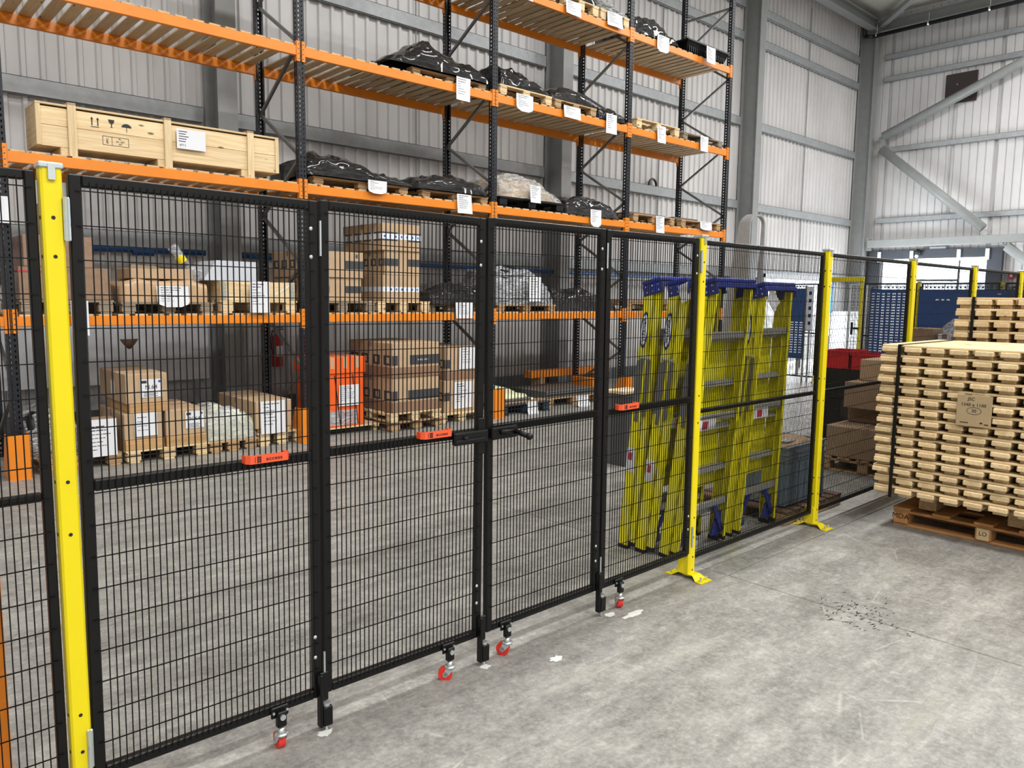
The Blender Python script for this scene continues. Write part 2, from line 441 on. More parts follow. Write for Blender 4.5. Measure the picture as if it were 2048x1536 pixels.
def sheet(parent, x0, x1, z0, z1, y, seed=0, rows=7, curl=0.012, name='label_sheet', rot=0.0, title=None, rounded=False):
    """a sheet of paper hung in the local x-z plane, facing -y, with lines of print"""
    rnd = random.Random(seed)
    ph = rnd.uniform(0, 6); nx, nz = 6, 8
    cx, cz = (x0 + x1) / 2, (z0 + z1) / 2
    sk = rnd.uniform(-0.05, 0.05)
    def P(u, v, off=0.0):
        w = 1.0
        if rounded and v < 0.25: w = math.sqrt(max(0.05, 1 - ((0.25 - v) / 0.25) ** 2 * 0.8))
        x = cx + (u - .5) * (x1 - x0) * w + sk * (v - .5) * (z1 - z0)
        z = z0 + v * (z1 - z0)
        yy = y - off - curl * (1 - v) ** 2 * (1 + 0.4 * sin(3 * u + ph)) - curl * 0.35 * sin(2.3 * u * pi + ph)
        if rot:
            dx, dz = x - cx, z - cz
            x, z = cx + dx * cos(rot) - dz * sin(rot), cz + dx * sin(rot) + dz * cos(rot)
        return (x, yy, z)
    b = MB(); vs = []; fs = []
    for off in (0.0, 0.0014):
        for j in range(nz + 1):
            for i in range(nx + 1): vs.append(P(i / nx, j / nz, off))
    n1 = (nx + 1) * (nz + 1)
    for j in range(nz):
        for i in range(nx):
            a = j * (nx + 1) + i
            fs.append((a, a + nx + 1, a + nx + 2, a + 1))
            fs.append((n1 + a, n1 + a + 1, n1 + a + nx + 2, n1 + a + nx + 1))
    for i in range(nx):
        for r in (0, nz * (nx + 1)):
            a = r + i; q = (a, a + 1, n1 + a + 1, n1 + a); fs.append(q if r == 0 else q[::-1])
    for j in range(nz):
        for r in (0, nx):
            a = j * (nx + 1) + r; q = (a, n1 + a, n1 + a + nx + 1, a + nx + 1); fs.append(q if r == 0 else q[::-1])
    b.add(vs, fs)
    o = b.build(name, 'paper', parent)
    p = MB()
    top = 0.9 if title is None else 0.8
    for k in range(rows):
        v = top - k * (0.72 / max(1, rows)); L = rnd.uniform(0.3, 0.78); u0 = 0.12
        th = 0.018 if k > 1 else 0.026
        while u0 < L:
            u1 = min(u0 + rnd.uniform(0.06, 0.16), L)
            p.add([P(u0, v, .0028), P(u1, v, .0028), P(u1, v + th, .0028), P(u0, v + th, .0028)], [(0, 1, 2, 3)])
            u0 = u1 + 0.025
    p.build('print', 'ink', o)
    return o

# ---------------------------------------------------------------- the building
WALL_Y, END_X = 10.6, 24.15
def corrugated(name, length, z0, z1, pitch, prof):
    """sheet in local x-z plane facing -y, profile repeated every pitch; prof = [(u, depth)]"""
    b = MB(); n = int(length / pitch); pts = []
    for k in range(n):
        for (u, d) in prof: pts.append((k * pitch + u * pitch, d))
    pts.append((n * pitch, prof[0][1]))
    vs = []
    for (x, d) in pts: vs += [(x, -d, z0), (x, -d, z1)]
    fs = [(2 * i, 2 * i + 2, 2 * i + 3, 2 * i + 1) for i in range(len(pts) - 1)]
    return b.add(vs, fs)
LINER = [(0, 0), (0.62, 0), (0.70, 0.034), (0.92, 0.034)]
GROOVE = [(0, 0.026), (0.8, 0.026), (0.86, 0.0), (0.94, 0.0)]

# back wall (long side), with an opening for the side door
SD0, SD1, SDH = 18.7, 22.3, 2.25
wb = MB()
def seg(x0, x1, z0, z1):
    m = corrugated('s', x1 - x0 + 1e-6, z0, z1, 0.2, LINER)
    wb.add([(v[0] + x0, WALL_Y + v[1], v[2]) for v in m.v], m.f)
seg(-8.1, SD0, 0, 10.0); seg(SD0, SD1 - 0.0, SDH, 10.0); seg(SD1, END_X, 0, 10.0)
wall_back = wb.build('wall_back', 'sheet'); wall_back['kind'] = 'structure'
MB().box(-8.2, SD0, WALL_Y + .02, WALL_Y + .12, 0, 10).box(SD0, SD1, WALL_Y + .02, WALL_Y + .12, SDH, 10).box(SD1, END_X, WALL_Y + .02, WALL_Y + .12, 0, 10).build('outer_skin', 'sheet', wall_back)
# end wall with the big doorway
DY0, DY1, DH = 6.83, 9.72, 2.93
we = MB()
def segx(y0, y1, z0, z1):
    m = corrugated('s', y1 - y0 + 1e-6, z0, z1, 0.2, GROOVE)
    we.add([(END_X + v[1], y1 - v[0], v[2]) for v in m.v], m.f)
segx(-12.2, DY0, 0, 10.0); segx(DY0, DY1, DH, 10.0); segx(DY1, WALL_Y, 0, 10.0)
wall_end = we.build('wall_end', 'sheet'); wall_end['kind'] = 'structure'
MB().box(END_X + .02, END_X + .12, -12.2, DY0, 0, 10).box(END_X + .02, END_X + .12, DY0, DY1, DH, 10).box(END_X + .02, END_X + .12, DY1, WALL_Y + .02, 0, 10).build('outer_skin', 'sheet', wall_end)
struct('wall_left', MB().box(-8.32, -8.2, -12.2, WALL_Y + .12, 0, 10), 'sheet')
struct('wall_front', MB().box(-8.2, END_X, -12.32, -12.2, 0, 10), 'sheet')
struct('ceiling', MB().box(-8.3, END_X + .1, -12.3, WALL_Y + .1, 10.0, 10.12), 'roof')

# floor: a recessed bed with cast slabs, joints left open between them
flo = struct('floor', MB().box(-8.3, 96, -12.3, 44, -0.2, -0.012), 'kicker')
XC = [-8.3, -2.0, 4.02, 10.0, 16.0, 22.0, 31, 96]; YC = [-12.3, -9.6, -3.6, 2.41, 8.4, 14.4, 44]
YCL = [-12.3, -9.6, -3.6, 8.4, 14.4, 44]
g = 0.004
for i in range(len(XC) - 1):
    ys = YC if XC[i] >= 4 else YCL
    for j in range(len(ys) - 1):
        MB().cbox(XC[i] + g, XC[i + 1] - g, ys[j] + g, ys[j + 1] - g, -0.012, 0.0, 0.003).build('slab', 'floor', flo)
# dust at the drilled anchor holes and pale patches (thin deposits)
def blob(cx, cy, rx, ry, seed, n=18, z=0.0012):
    rnd = random.Random(seed); b = MB()
    vs = [(cx, cy, z)]
    for i in range(n):
        a = 2 * pi * i / n; r = rnd.uniform(0.55, 1.0)
        vs.append((cx + rx * r * cos(a), cy + ry * r * sin(a), 0.0004))
    return b.add(vs, [(0, 1 + i, 1 + (i + 1) % n) for i in range(n)])
for k, (x, y, rx, ry) in enumerate([(3.13, 2.42, .10, .03), (3.03, 2.5, .04, .03), (2.16, 2.5, .035, .03), (1.36, 2.5, .04, .03), (2.46, 2.34, .05, .03)]):
    blob(x, y, rx, ry, k + 5).build('drilling_dust', 'dust', flo)
# worn pale patches in the slab surface
for k, (x, y, rx, ry) in enumerate([(3.23, 1.02, .30, .075), (3.13, 2.17, .10, .07), (4.75, 1.72, .16, .09), (2.72, .55, .25, .06)]):
    o = blob(x, y, rx, ry, k + 31, 26, .0007).build('worn_patch', 'worn', flo); 
# small black scuff flecks around the joint
rnd = random.Random(11); b = MB()
for k in range(90):
    x = rnd.gauss(4.03, .10); y = rnd.gauss(1.62, .11); a = rnd.uniform(-1.2, .4); L = rnd.uniform(.008, .028)
    b.add([(x, y, .0012), (x + L * cos(a), y + L * sin(a), .0012), (x + L * cos(a) + .003, y + L * sin(a) + .005, .0012), (x + .002, y + .005, .0012)], [(0, 1, 2, 3)])
tag(b.build('rubber_fleck', 'blackink', flo), kind='stuff')

# concrete kerb under the back wall sheets
MB().cbox(-8.1, SD0, WALL_Y - .16, WALL_Y - .03, 0, .19, .01).build('trim_1', 'kicker')['kind'] = 'structure'
MB().cbox(SD1, END_X - .05, WALL_Y - .16, WALL_Y - .03, 0, .19, .01).build('trim_2', 'kicker')['kind'] = 'structure'

# cladding rails (C-section) along both walls
def c_rail(length, h=0.2, d=0.075, t=0.006):
    """runs along local x, open side up, back against +y"""
    b = MB()
    b.box(0, length, -d, -d + t, -h / 2, h / 2); b.box(0, length, -d, 0, -h / 2, -h / 2 + t); b.box(0, length, -d, 0, h / 2 - t, h / 2)
    b.box(0, length, -.012, 0, -h / 2, -h / 2 + .03)
    return b
COLS = [-2.35, 4.24, 10.62, 17.35, 23.75]
for z in (2.33, 4.0, 6.0, 8.0, 8.74):
    for (a, c) in zip([-8.1] + COLS[:-1], COLS):
        if z < 2.3 and a > 17: continue
        c_rail(c - a - 0.34).build('cladding_rail', 'galv', wall_back, loc=(a + .17, WALL_Y - .034, z))
for z in (4.06, 6.12, 7.95 + .22, 8.8):
    c_rail(22.0, .15).build('cladding_rail', 'galv', wall_end, loc=(END_X - .034, 9.95, z), rot=(0, 0, -pi / 2))
for x in (1.0, 7.55, 14.05, 20.6):
    MB().tube((x, WALL_Y - .05, 2.4), (x, WALL_Y - .05, 9.5), .011, 8).build('sag_rod', 'steel_grey', wall_back)
for y in (8.0, 5.3):
    MB().tube((END_X - .06, y, 4.1), (END_X - .06, y, 8.8), .011, 8).build('sag_rod', 'steel_grey', wall_end)

# portal columns (I-section, flange towards the hall)
def i_section(cx, y0, y1, w, z0, z1, tf=.02, tw=.014):
    b = MB(); b.box(cx - w / 2, cx + w / 2, y0, y0 + tf, z0, z1); b.box(cx - w / 2, cx + w / 2, y1 - tf, y1, z0, z1)
    b.box(cx - tw / 2, cx + tw / 2, y0 + tf, y1 - tf, z0, z1); return b
names = ['behind the left end of the rack, out by the camera side', 'grey steel column behind the crated bay of the rack', 'grey steel column behind the middle bays of the rack',
         'grey steel column just right of the rack end', 'grey steel corner column where the two walls meet']
for i, x in enumerate(COLS):
    if i == 0: continue
    t = thing('steel_column', names[i], 'column', (x, 0, 0))
    i_section(0, 10.08, 10.53, .26, 0.02, 9.75).build('shaft', 'steel_grey', t)
    MB().box(-.18, .18, 10.04, 10.56, 0, .02).build('base_plate', 'steel_grey', t)
# tie beam, diagonal tubes and eaves steel at the end wall
t = thing('tie_beam', 'light grey square steel beam crossing above the bright doorway', 'beam', (23.75, 0, 3.36))
MB().cbox(-.1, .1, -6, 10.0, -.11, .11, .012).build('box_section', 'steel_grey', t)
MB().box(-.012, .012, 9.9, 10.1, -.2, .2).build('end_plate', 'steel_grey', t)
for k, (p0, p1, lab) in enumerate([((23.75, 9.88, 6.42), (23.75, 3.0, 9.25), 'upper diagonal grey steel tube rising from the corner column'),
                        ((23.75, 9.88, 6.2), (23.75, 6.72, 3.47), 'lower diagonal grey steel tube running down to the tie beam'),
                        ((23.75, 6.45, 3.24), (23.75, 3.2, 0.5), 'short diagonal grey steel tube below the tie beam at the right edge')]):
    P0, P1 = Vector(p0), Vector(p1); d = (P1 - P0).normalized()
    t = thing('bracing_tube', lab, 'brace', p0)
    MB().tube(d * .14, (P1 - P0) - d * .30, .125, 24).build('tube', 'steel_grey', t, smooth=True)
    for q in (Vector((0, 0, 0)), P1 - P0):
        s_ = 1 if q.length < .1 else -1
        MB().bar(q, q + d * s_ * .22, .016, .15, (1, 0, 0)).build('end_plate', 'steel_grey', t)
        b = MB()
        for sg in (-.04, .04):
            c = q + d * s_ * .08 + Vector((0, -d.z, d.y)) * sg
            b.tube(c + Vector((-.02, 0, 0)), c + Vector((.02, 0, 0)), .016, 8)
        b.build('bolt', 'zinc', t)
def ibeam_y(x, y0, y1, z0, z1, w):
    b = MB(); b.box(x - w / 2, x + w / 2, y0, y1, z0, z0 + .02).box(x - w / 2, x + w / 2, y0, y1, z1 - .02, z1).box(x - .008, x + .008, y0, y1, z0 + .02, z1 - .02); return b
t = thing('eaves_beam', 'dark grey steel eaves beam under the roof at the end wall', 'beam', (0, 0, 0))
ibeam_y(23.75, -11, 10.0, 9.45, 9.75, .2).build('i_section', 'steel_grey', t)
t = thing('eaves_beam', 'grey steel eaves beam along the top of the long wall', 'beam', (0, 0, 0))
MB().box(-8, 23.6, 10.0, 10.25, 9.5, 9.52).box(-8, 23.6, 10.0, 10.25, 9.76, 9.78).box(-8, 23.6, 10.12, 10.14, 9.52, 9.76).build('i_section', 'steel_grey', t)
t = thing('roof_brace', 'grey steel roof brace rising from the corner column head', 'brace', (0, 0, 0))
MB().bar((23.6, 9.95, 9.6), (20.2, 6.4, 9.85), .16, .12).build('i_section', 'steel_grey', t)
t = thing('drain_pipe', 'black drain pipe hung along the top of the end wall', 'pipe', (0, 0, 0))
MB().pipe([(23.45, 10.35, 10.0), (23.45, 10.35, 9.36), (23.45, 10.1, 9.3), (23.45, -10, 9.42)], .055, 12).build('pipe', 'black_pipe', t, smooth=True)
for y in (10.0, 8.6, 7.1, 5.4):
    MB().tube((23.45, y - .02, 9.32), (23.45, y + .02, 9.32), .068, 12).tube((23.45, y, 9.38), (23.45, y, 9.6), .01, 6).build('hanger', 'zinc', t)
for x in (0, 6.5, 13, 19.5):
    b = MB(); b.box(x - .1, x + .1, -12, 10.4, 9.55, 9.57).box(x - .1, x + .1, -12, 10.4, 9.93, 9.95).box(x - .008, x + .008, -12, 10.4, 9.57, 9.93)
    o = b.build('trim_3' if x == 0 else 'trim_3', 'steel_grey'); o['kind'] = 'structure'
# louvre square high on the end wall
t = thing('wall_patch_panel', 'dark brown square panel high on the end wall behind the diagonal tube', 'panel', (END_X - .06, 7.86, 7.58))
MB().cbox(-.02, .03, -.40, .40, -.41, .40, .006).build('panel', mat('dark_brown_board', (54, 44, 42), .6), t)
MB().tube((-.03, .1, .1), (-.02, .1, .1), .02, 8).build('fixing', 'zinc', t)

# doorway on the end wall
t = thing('doorway', 'slate grey framed doorway open to the bright yard', 'door', (END_X, 0, 0)); t['kind'] = 'structure'; t.name = 'door_1'
MB().box(-.2, .02, DY1 - .02, DY1 + .36, 0, DH + .22).box(-.2, .02, DY0 - .34, DY0 + .02, 0, DH + .22).build('jamb', 'door_frame', t)
MB().box(-.2, .02, DY0, DY1, DH - .02, DH + .22).build('header', 'door_frame', t)
for y in (9.72, 8.8, 7.55, 6.84):
    MB().cbox(-.25, -.2, y - .05, y + .05, 2.82, 3.13, .006).build('bracket', 'white_panel', t)
MB().box(-.16, -.12, 7.52, 7.56, 0, 2.9).build('mullion', 'door_frame', t)
MB().box(-.16, -.12, 7.54, 8.8, 2.25, 2.3).build('guard_rail', 'door_frame', t)
t = thing('door', 'open side door letting in bright daylight behind the ladders', 'door', (0, WALL_Y, 0)); t['kind'] = 'structure'; t.name = 'door_2'
MB().box(SD0 - .1, SD0, -.12, .02, 0, SDH + .1).box(SD1, SD1 + .1, -.12, .02, 0, SDH + .1).build('jamb', 'white_panel', t)
MB().box(SD0 - .1, SD1 + .1, -.12, .02, SDH, SDH + .1).build('header', 'white_panel', t)
# the yard outside: pale ground already runs on; a low white building closes the view
t = thing('yard_building', 'pale building across the yard seen through the doorway', 'building', (88, 22, -.2))
MB().box(0, 8, -14, 14, 0, 2.9).build('wall', 'white_panel', t)
MB().prism([(-.3, 2.9), (8.3, 2.9), (4, 4.0)], 1, -14.2, 14.2).build('roof', 'white_panel', t)

# emergency light unit, camera, red sounder on the end wall
t = thing('wall_lamp_unit', 'light grey wall unit above the doorway', 'wall unit', (END_X - .08, 8.14, 3.13))
MB().cbox(-.06, .05, -.22, .22, -.07, .1, .01).build('body', 'grey_board', t)
MB().tube((-.02, .1, .1), (-.02, .1, .2), .01, 6).build('conduit', 'white_panel', t)
t = thing('security_camera', 'small dark dome camera beside the grey wall unit over the doorway', 'camera', (END_X - .3, 8.6, 3.02))
MB().sphere((0, 0, .08), .075, 12, 8).build('dome', 'black_plastic', t, smooth=True)
MB().tube((0, 0, .08), (.24, 0, .1), .018, 8).sphere((-.03, .03, -.05), .05, 10, 6).build('bracket', 'white_panel', t, smooth=True)
t = thing('fire_sounder', 'round red alarm sounder on the end wall right of the doorway', 'alarm', (END_X - .06, 6.26, 2.38))
MB().tube((0, 0, 0), (-.06, 0, 0), .085, 16).build('rim', 'red', t)
MB().tube((-.06, 0, 0), (-.085, 0, 0), .035, 12).build('dome', 'white_panel', t)
# blue pipe on the long wall, black cable loop, kerb-level extinguishers
t = thing('air_main', 'blue compressed-air pipe fixed along the long wall', 'pipe', (0, WALL_Y - .22, 2.17))
MB().tube((-8, 0, 0), (4.0, 0, 0.02), .032, 12).tube((4.45, 0, 0.01), (16, 0, -.05), .032, 12).build('pipe', 'blue_rail', t, smooth=True)
for x in (-1.8, 3.15, 3.28, 9.5): MB().tube((x - .06, 0, .0), (x + .06, 0, .0), .043, 12).build('coupling', 'blue_board', t)
t = thing('cable_loop', 'black coil of cable looped over the cladding rail', 'cable', (13.75, WALL_Y - .12, 4.1))
MB().torus_arc((0, 0, 0), .13, .025, 0, pi, 'y').build('loop', 'black_pipe', t)

# ---------------------------------------------------------------- pallet rack
RA, RY = -0.0105, 8.0743
def rk(s, d, z): return (s * cos(RA) - d * sin(RA), RY + s * sin(RA) + d * cos(RA), z)
SU = [-1.45, 1.362, 4.207, 7.016, 9.825, 12.634]
RD = 1.10
LV = [(1.345, 1.435), (2.785, 2.882), (4.255, 4.36), (5.70, 5.80)]
rack = thing('pallet_rack', 'tall pallet rack with dark uprights and orange beams along the wall', 'rack', rk(0, 0, 0), RA)

def upright_mesh(h=7.45):
    b = MB(); w, d = .09, .075; p = .05
    n = int(h / p); hw = .010
    xs = [-w / 2, -.026, -.014, .014, .026, w / 2]
    ys = [0, .028, .046, d]
    for k in range(n):
        z0 = k * p; z1 = z0 + p; m0, m1 = z0 + .014, z0 + .036
        for i in range(5):
            if i in (1, 3):
                for (a, c) in ((z0, m0), (m1, z1)):
                    b.add([(xs[i], 0, a), (xs[i + 1], 0, a), (xs[i + 1], 0, c), (xs[i], 0, c)], [(0, 1, 2, 3)])
            else:
                b.add([(xs[i], 0, z0), (xs[i + 1], 0, z0), (xs[i + 1], 0, z1), (xs[i], 0, z1)], [(0, 1, 2, 3)])
        for sx in (-w / 2, w / 2):
            for i in range(3):
                if i == 1:
                    for (a, c) in ((z0, m0), (m1, z1)):
                        b.add([(sx, ys[i], a), (sx, ys[i + 1], a), (sx, ys[i + 1], c), (sx, ys[i], c)], [(0, 1, 2, 3)])
                else:
                    b.add([(sx, ys[i], z0), (sx, ys[i + 1], z0), (sx, ys[i + 1], z1), (sx, ys[i], z1)], [(0, 1, 2, 3)])
    b.box(-w / 2, -w / 2 + .02, d - .002, d, 0, h).box(w / 2 - .02, w / 2, d - .002, d, 0, h)
    return b.mesh('upright', 'upright')
UM = upright_mesh()
FOOT = MB().box(-.07, .07, -.03, .11, 0, .008).mesh('foot_plate', 'upright')
CONN = MB()
CONN.box(-.002, .058, -.008, -.002, -.03, .185)
CONN.box(-.006, .0, -.008, .045, -.03, .185)
CONN_ME = CONN.mesh('connector', 'orange')
DOTS = MB()
for zz in (.0, .05, .10, .15):
    for xx in (.018, .04): DOTS.tube((xx, -.0085, zz), (xx, -.0105, zz), .006, 6)
DOT_ME = DOTS.mesh('lug_hole', 'dark_steel')
def beam_mesh(L, h):
    b = MB(); b.cbox(0, L, 0, .045, 0, h, .005)
    return b.mesh('beam', 'orange')
for k, s in enumerate(SU):
    for d, rz in ((0, 0), (RD, pi)):
        u = put('upright', UM, rack, (s, d, 0), (0, 0, rz))
        put('foot_plate', FOOT, u)
    rear = [.2, 1.4, 2.6, 3.8, 5.04, 6.26]; front = [.8, 2.0, 3.19, 4.41, 5.62]
    nodes = []
    for i in range(5): nodes += [(RD - .05, rear[i]), (.05, front[i])]
    nodes.append((RD - .05, rear[5])); nodes.append((.05, 6.85))
    for a, c in zip(nodes, nodes[1:]):
        MB().bar((s, a[0], a[1]), (s, c[0], c[1]), .035, .03, (1, 0, 0)).build('diagonal_brace', 'brace', rack)
    MB().bar((s, .05, 6.85), (s, RD - .05, 6.85), .035, .03, (1, 0, 0)).build('horizontal_brace', 'brace', rack)
SLAT_ME = MB().cbox(-.057, .057, 0, RD - .02, 0, .018, .002).mesh('slat', 'slat')
lvn = ['the lowest', 'the second', 'the third', 'the top']
bayn = ['left edge', 'crate', 'tall box stack', 'middle', 'right end']
DECK_LAB = {}
for li, (z0, z1) in enumerate(LV):
    for bi in range(5):
        if li == 3 and bi == 0: continue
        a, c = SU[bi] + .045, SU[bi + 1] - .045
        for d in (0.0, RD - .045):
            bo = put('beam', beam_mesh(c - a, z1 - z0), rack, (a, d, z0))
            sy = 1 if d == 0 else -1
            for (x, sx) in ((0, 1), (c - a, -1)):
                cn = put('connector', CONN_ME, bo, (x, 0 if d == 0 else .045, -.03))
                cn.scale = (-sx, sy, 1)
                if d == 0: put('lug_hole', DOT_ME, bo, (x, 0, -.03)).scale = (-sx, 1, 1)
        if bi == 0: continue
        dk = thing('slatted_deck', 'slatted pine shelf on %s beam level of the %s bay' % (lvn[li],
                   ['', 'first full (leftmost)', 'second', 'third', 'rightmost'][bi]), 'shelf deck', rk((a + c) / 2, 0.01, z1), RA)
        L = c - a; n = 17; pt = L / n
        for k in range(n):
            x = -L / 2 + pt * (k + .5)
            put('slat', SLAT_ME, dk, (x + random.uniform(-.006, .006), random.uniform(-.004, .006), 0), (0, 0, random.uniform(-.004, .004)))
# lettered spare: orange foot guards
for s, lab in ((1.33, 'orange steel foot guard at the leftmost rack upright'), (4.10, 'orange steel foot guard at the upright behind the second gate leaf hinge'),
               (6.95, 'orange steel foot guard at the rack upright beside the black pallet'), (9.72, 'orange steel foot guard at the rack upright near the grey bin')):
    t = thing('upright_guard', lab, 'rack guard', rk(s, -.2, 0), RA, None)
    b = MB()
    b.box(-.085, .085, -.03, -.022, 0.004, .4)
    for sx in (-.085, .079): b.prism([(-.03, .004), (.26, .004), (.12, .4), (-.03, .4)], 0, sx, sx + .006)
    b.build('guard', 'orange', t)
    MB().box(-.085, .085, -.034, .30, 0, .006).build('foot', 'orange', t)
    MB().tube((0, .2, .006), (0, .2, .03), .012, 6).build('anchor_bolt', 'zinc', t)

# ---------------------------------------------------------------- pallets
BOARD_CACHE = {}
def bmesh_box(kind, sx, sy, sz, m, c=.003):
    key = (kind, round(sx, 3), round(sy, 3), round(sz, 3), m)
    if key not in BOARD_CACHE:
        BOARD_CACHE[key] = MB().cbox(-sx / 2, sx / 2, -sy / 2, sy / 2, 0, sz, c).mesh(kind, m)
    return BOARD_CACHE[key]
def pallet_parts(t, w, d, h=.144, m='old_wood', nb=5, mb=None, gap=None):
    """w along local x, d along local y; boards run along x on three cross members along y; origin front-left bottom"""
    mb = mb or m; bt = .02; bh = h - 3 * bt
    for i in range(3):
        x = [.0725, w / 2, w - .0725][i]
        put('runner', bmesh_box('runner', .10, d, bt, m), t, (x, d / 2, 0))
        put('cross_member', bmesh_box('cross_member', .12, d, bt, m), t, (x, d / 2, bt + bh))
        for j in range(3):
            y = [.055, d / 2, d - .055][j]
            put('block', bmesh_box('block', .13, .10, bh, mb, .005), t, (x, y, bt))
    bw = min(.12, d / nb * .78)
    for k in range(nb):
        y = bw / 2 + (d - bw) * k / (nb - 1)
        put('deck_board', bmesh_box('deck_board', w, bw, bt, m), t, (w / 2, y, h - bt), (0, 0, random.uniform(-.006, .006)))
def pallet(label, s0, w, d0, d, z, h=.144, m='old_wood', nb=5, group=None, rz=0.0):
    t = thing('pallet', label, 'pallet', rk(s0, d0, z), RA + rz, group)
    pallet_parts(t, w, d, h, m, nb); return t

# ---------------------------------------------------------------- cartons
def carton(label, s0, s1, d0, d1, z0, z1, m='card', bands=None, side_bands=True, low=0, tape=None, sheets=(), strip=True, rz=0.0, cat='box', name='cardboard_box', marks=None, group=None):
    """bands: list of (x0,x1,z0,z1) as fractions on the front; low: height of brown lower band (fraction)"""
    w, dd, h = s1 - s0, d1 - d0, z1 - z0
    t = thing(name, label, cat, rk(s0, d0, z0), RA + rz, group)
    MB().cbox(0, w, 0, dd, 0, h, .006).build('carton', m, t)
    if strip: MB().box(-.001, w + .001, dd / 2 - .025, dd / 2 + .025, h - .06, h + .0015).build('tape', 'bubble', t)
    if low: MB().box(-.0012, w + .0012, -.0012, dd + .0012, .004, h * low).build('lower_print', 'card_lowband', t)
    if bands:
        for (a, c, e, f) in bands:
            b = MB(); b.box(w * a - (.002 if a <= 0 else 0), w * c + (.002 if c >= 1 else 0), -.002, .001, h * e, h * f).build('printed_band', 'card_band', t)
        e, f = bands[0][2:]
        if side_bands:
            for q in range(4): MB().box(-.002, .001, dd * (q + .08) / 4, dd * (q + .75) / 4, h * e, h * f).build('printed_band', 'card_band', t)
        if side_bands:
            b = MB()
            for q in range(4): b.box(-.003, -.001, dd * (q + .25) / 4, dd * (q + .5) / 4, h * (e + (f - e) * .2), h * (e + (f - e) * .8))
            b.build('symbol', 'card', t)
    if tape:
        MB().box(-.0026, w + .0026, -.0026, dd, h * tape[0], h * tape[1]).build('printed_tape', 'tape', t)
        b = MB(); n = 7
        for q in range(n): b.box(w * (q + .35) / n, w * (q + .6) / n, -.0034, -.002, h * (tape[0] * .7 + tape[1] * .3), h * (tape[0] * .3 + tape[1] * .7))
        b.build('tape_print', 'blue_ink', t)
    for i, (a, c, e, f) in enumerate(sheets):
        sheet(t, w * a, w * c, h * e, h * f, -.006, seed=int(s0 * 100) + i, curl=.003)
    if marks:
        for (x, z, txt, sz) in marks: text('lettering', txt, sz, 'blackink', t, (w * x, -.0035, h * z))
    return t
def label_plate(t, x0, x1, z0, z1, txt, y=-.004):
    """white shipping label with lettering and a blue mark"""
    o = MB().box(x0, x1, y - .001, y, z0, z1).build('shipping_label', 'paper', t)
    w, h = x1 - x0, z1 - z0
    text('lettering', txt, h * .32, 'blackink', o, ((x0 + x1) / 2, y - .002, z0 + h * .56))
    b = MB()
    for k in range(4): b.box(x0 + w * .15, x0 + w * (.8 - .1 * (k % 2)), y - .002, y, z0 + h * (.06 + .07 * k), z0 + h * (.085 + .07 * k))
    b.box(x0 + w * .06, x0 + w * .3, y - .002, y, z0 + h * .78, z0 + h * .93)
    b.build('print', 'ink', o)
    MB().tube((x1 - w * .12, y - .001, z1 - h * .14), (x1 - w * .12, y - .0025, z1 - h * .14), h * .07, 12).build('blue_mark', 'blue_ink', o)
    return o

# ---------------------------------------------------------------- film-wrapped loads
def lump(prof, w, d, nu=64, nv=36, p=.4, wr=.02, seed=0, taper=.10, flat_top=True):
    """rounded mound: prof = [(u, height)], creased"""
    rnd = random.Random(seed); off = Vector((rnd.uniform(0, 50), rnd.uniform(0, 50), rnd.uniform(0, 50)))
    def H(u):
        for (a, ha), (c, hc) in zip(prof, prof[1:]):
            if u <= c:
                t = (u - a) / (c - a); t = t * t * (3 - 2 * t); return ha + (hc - ha) * t
        return prof[-1][1]
    b = MB(); vs = []
    for i in range(nu + 1):
        u = i / nu; e = 1 - abs(2 * u - 1) ** 8 * taper
        for j in range(nv + 1):
            th = pi * j / nv
            cy = -cos(th); sy_ = sin(th)
            y = d / 2 + d / 2 * (abs(cy) ** p) * (1 if cy > 0 else -1) * e
            z = H(u) * (max(sy_, 0) ** p)
            q = Vector((u * w * 3.0, y * 4.0, z * 6.0)) + off
            n1 = noise.noise(q) ; n2 = noise.noise(q * 2.7); n3 = 1 - abs(noise.noise(q * 1.6)) * 2
            k = wr * (n1 * 1.2 + n2 * .7 + (n3 - .5) * .9) * (0.25 + sy_)
            vs.append((u * w + wr * noise.noise(q + Vector((9, 9, 9))) * .8 * sy_, y + k * (-1 if cy < 0 else 1) * .8, max(0.0, z + k * sy_ * 1.3)))
    m = nv + 1
    fs = [(i * m + j, i * m + j + 1, (i + 1) * m + j + 1, (i + 1) * m + j) for i in range(nu) for j in range(nv)]
    fs.append(tuple(range(m))[::-1]); fs.append(tuple(range(nu * m, (nu + 1) * m)))
    return b.add(vs, fs)
def wrapped(label, s0, s1, d0, d1, z0, prof, m='black_film', seed=0, wr=.02, sheets=(), p=.5, group=None, inner=None, name='wrapped_load', taper=.1):
    t = thing(name, label, 'wrapped load', rk(s0, d0, z0), RA, group)
    w, d = s1 - s0, d1 - d0
    lump(prof, w, d, seed=seed, wr=wr, p=p, taper=taper).build('film', m, t, smooth=True)
    if inner:
        lump([(u, h * .93) for u, h in prof], w * .96, d * .94, 24, 16, p, wr * 1.2, seed + 3).build('contents', inner, t, smooth=True).location = (w * .02, d * .03, 0.004)
    for i, (a, c, e, f) in enumerate(sheets):
        sheet(t, a - s0, c - s0, e - z0, f - z0, -d0 - .03, seed=seed * 7 + i, rounded=(i == 0 and seed % 3 == 0))
    return t

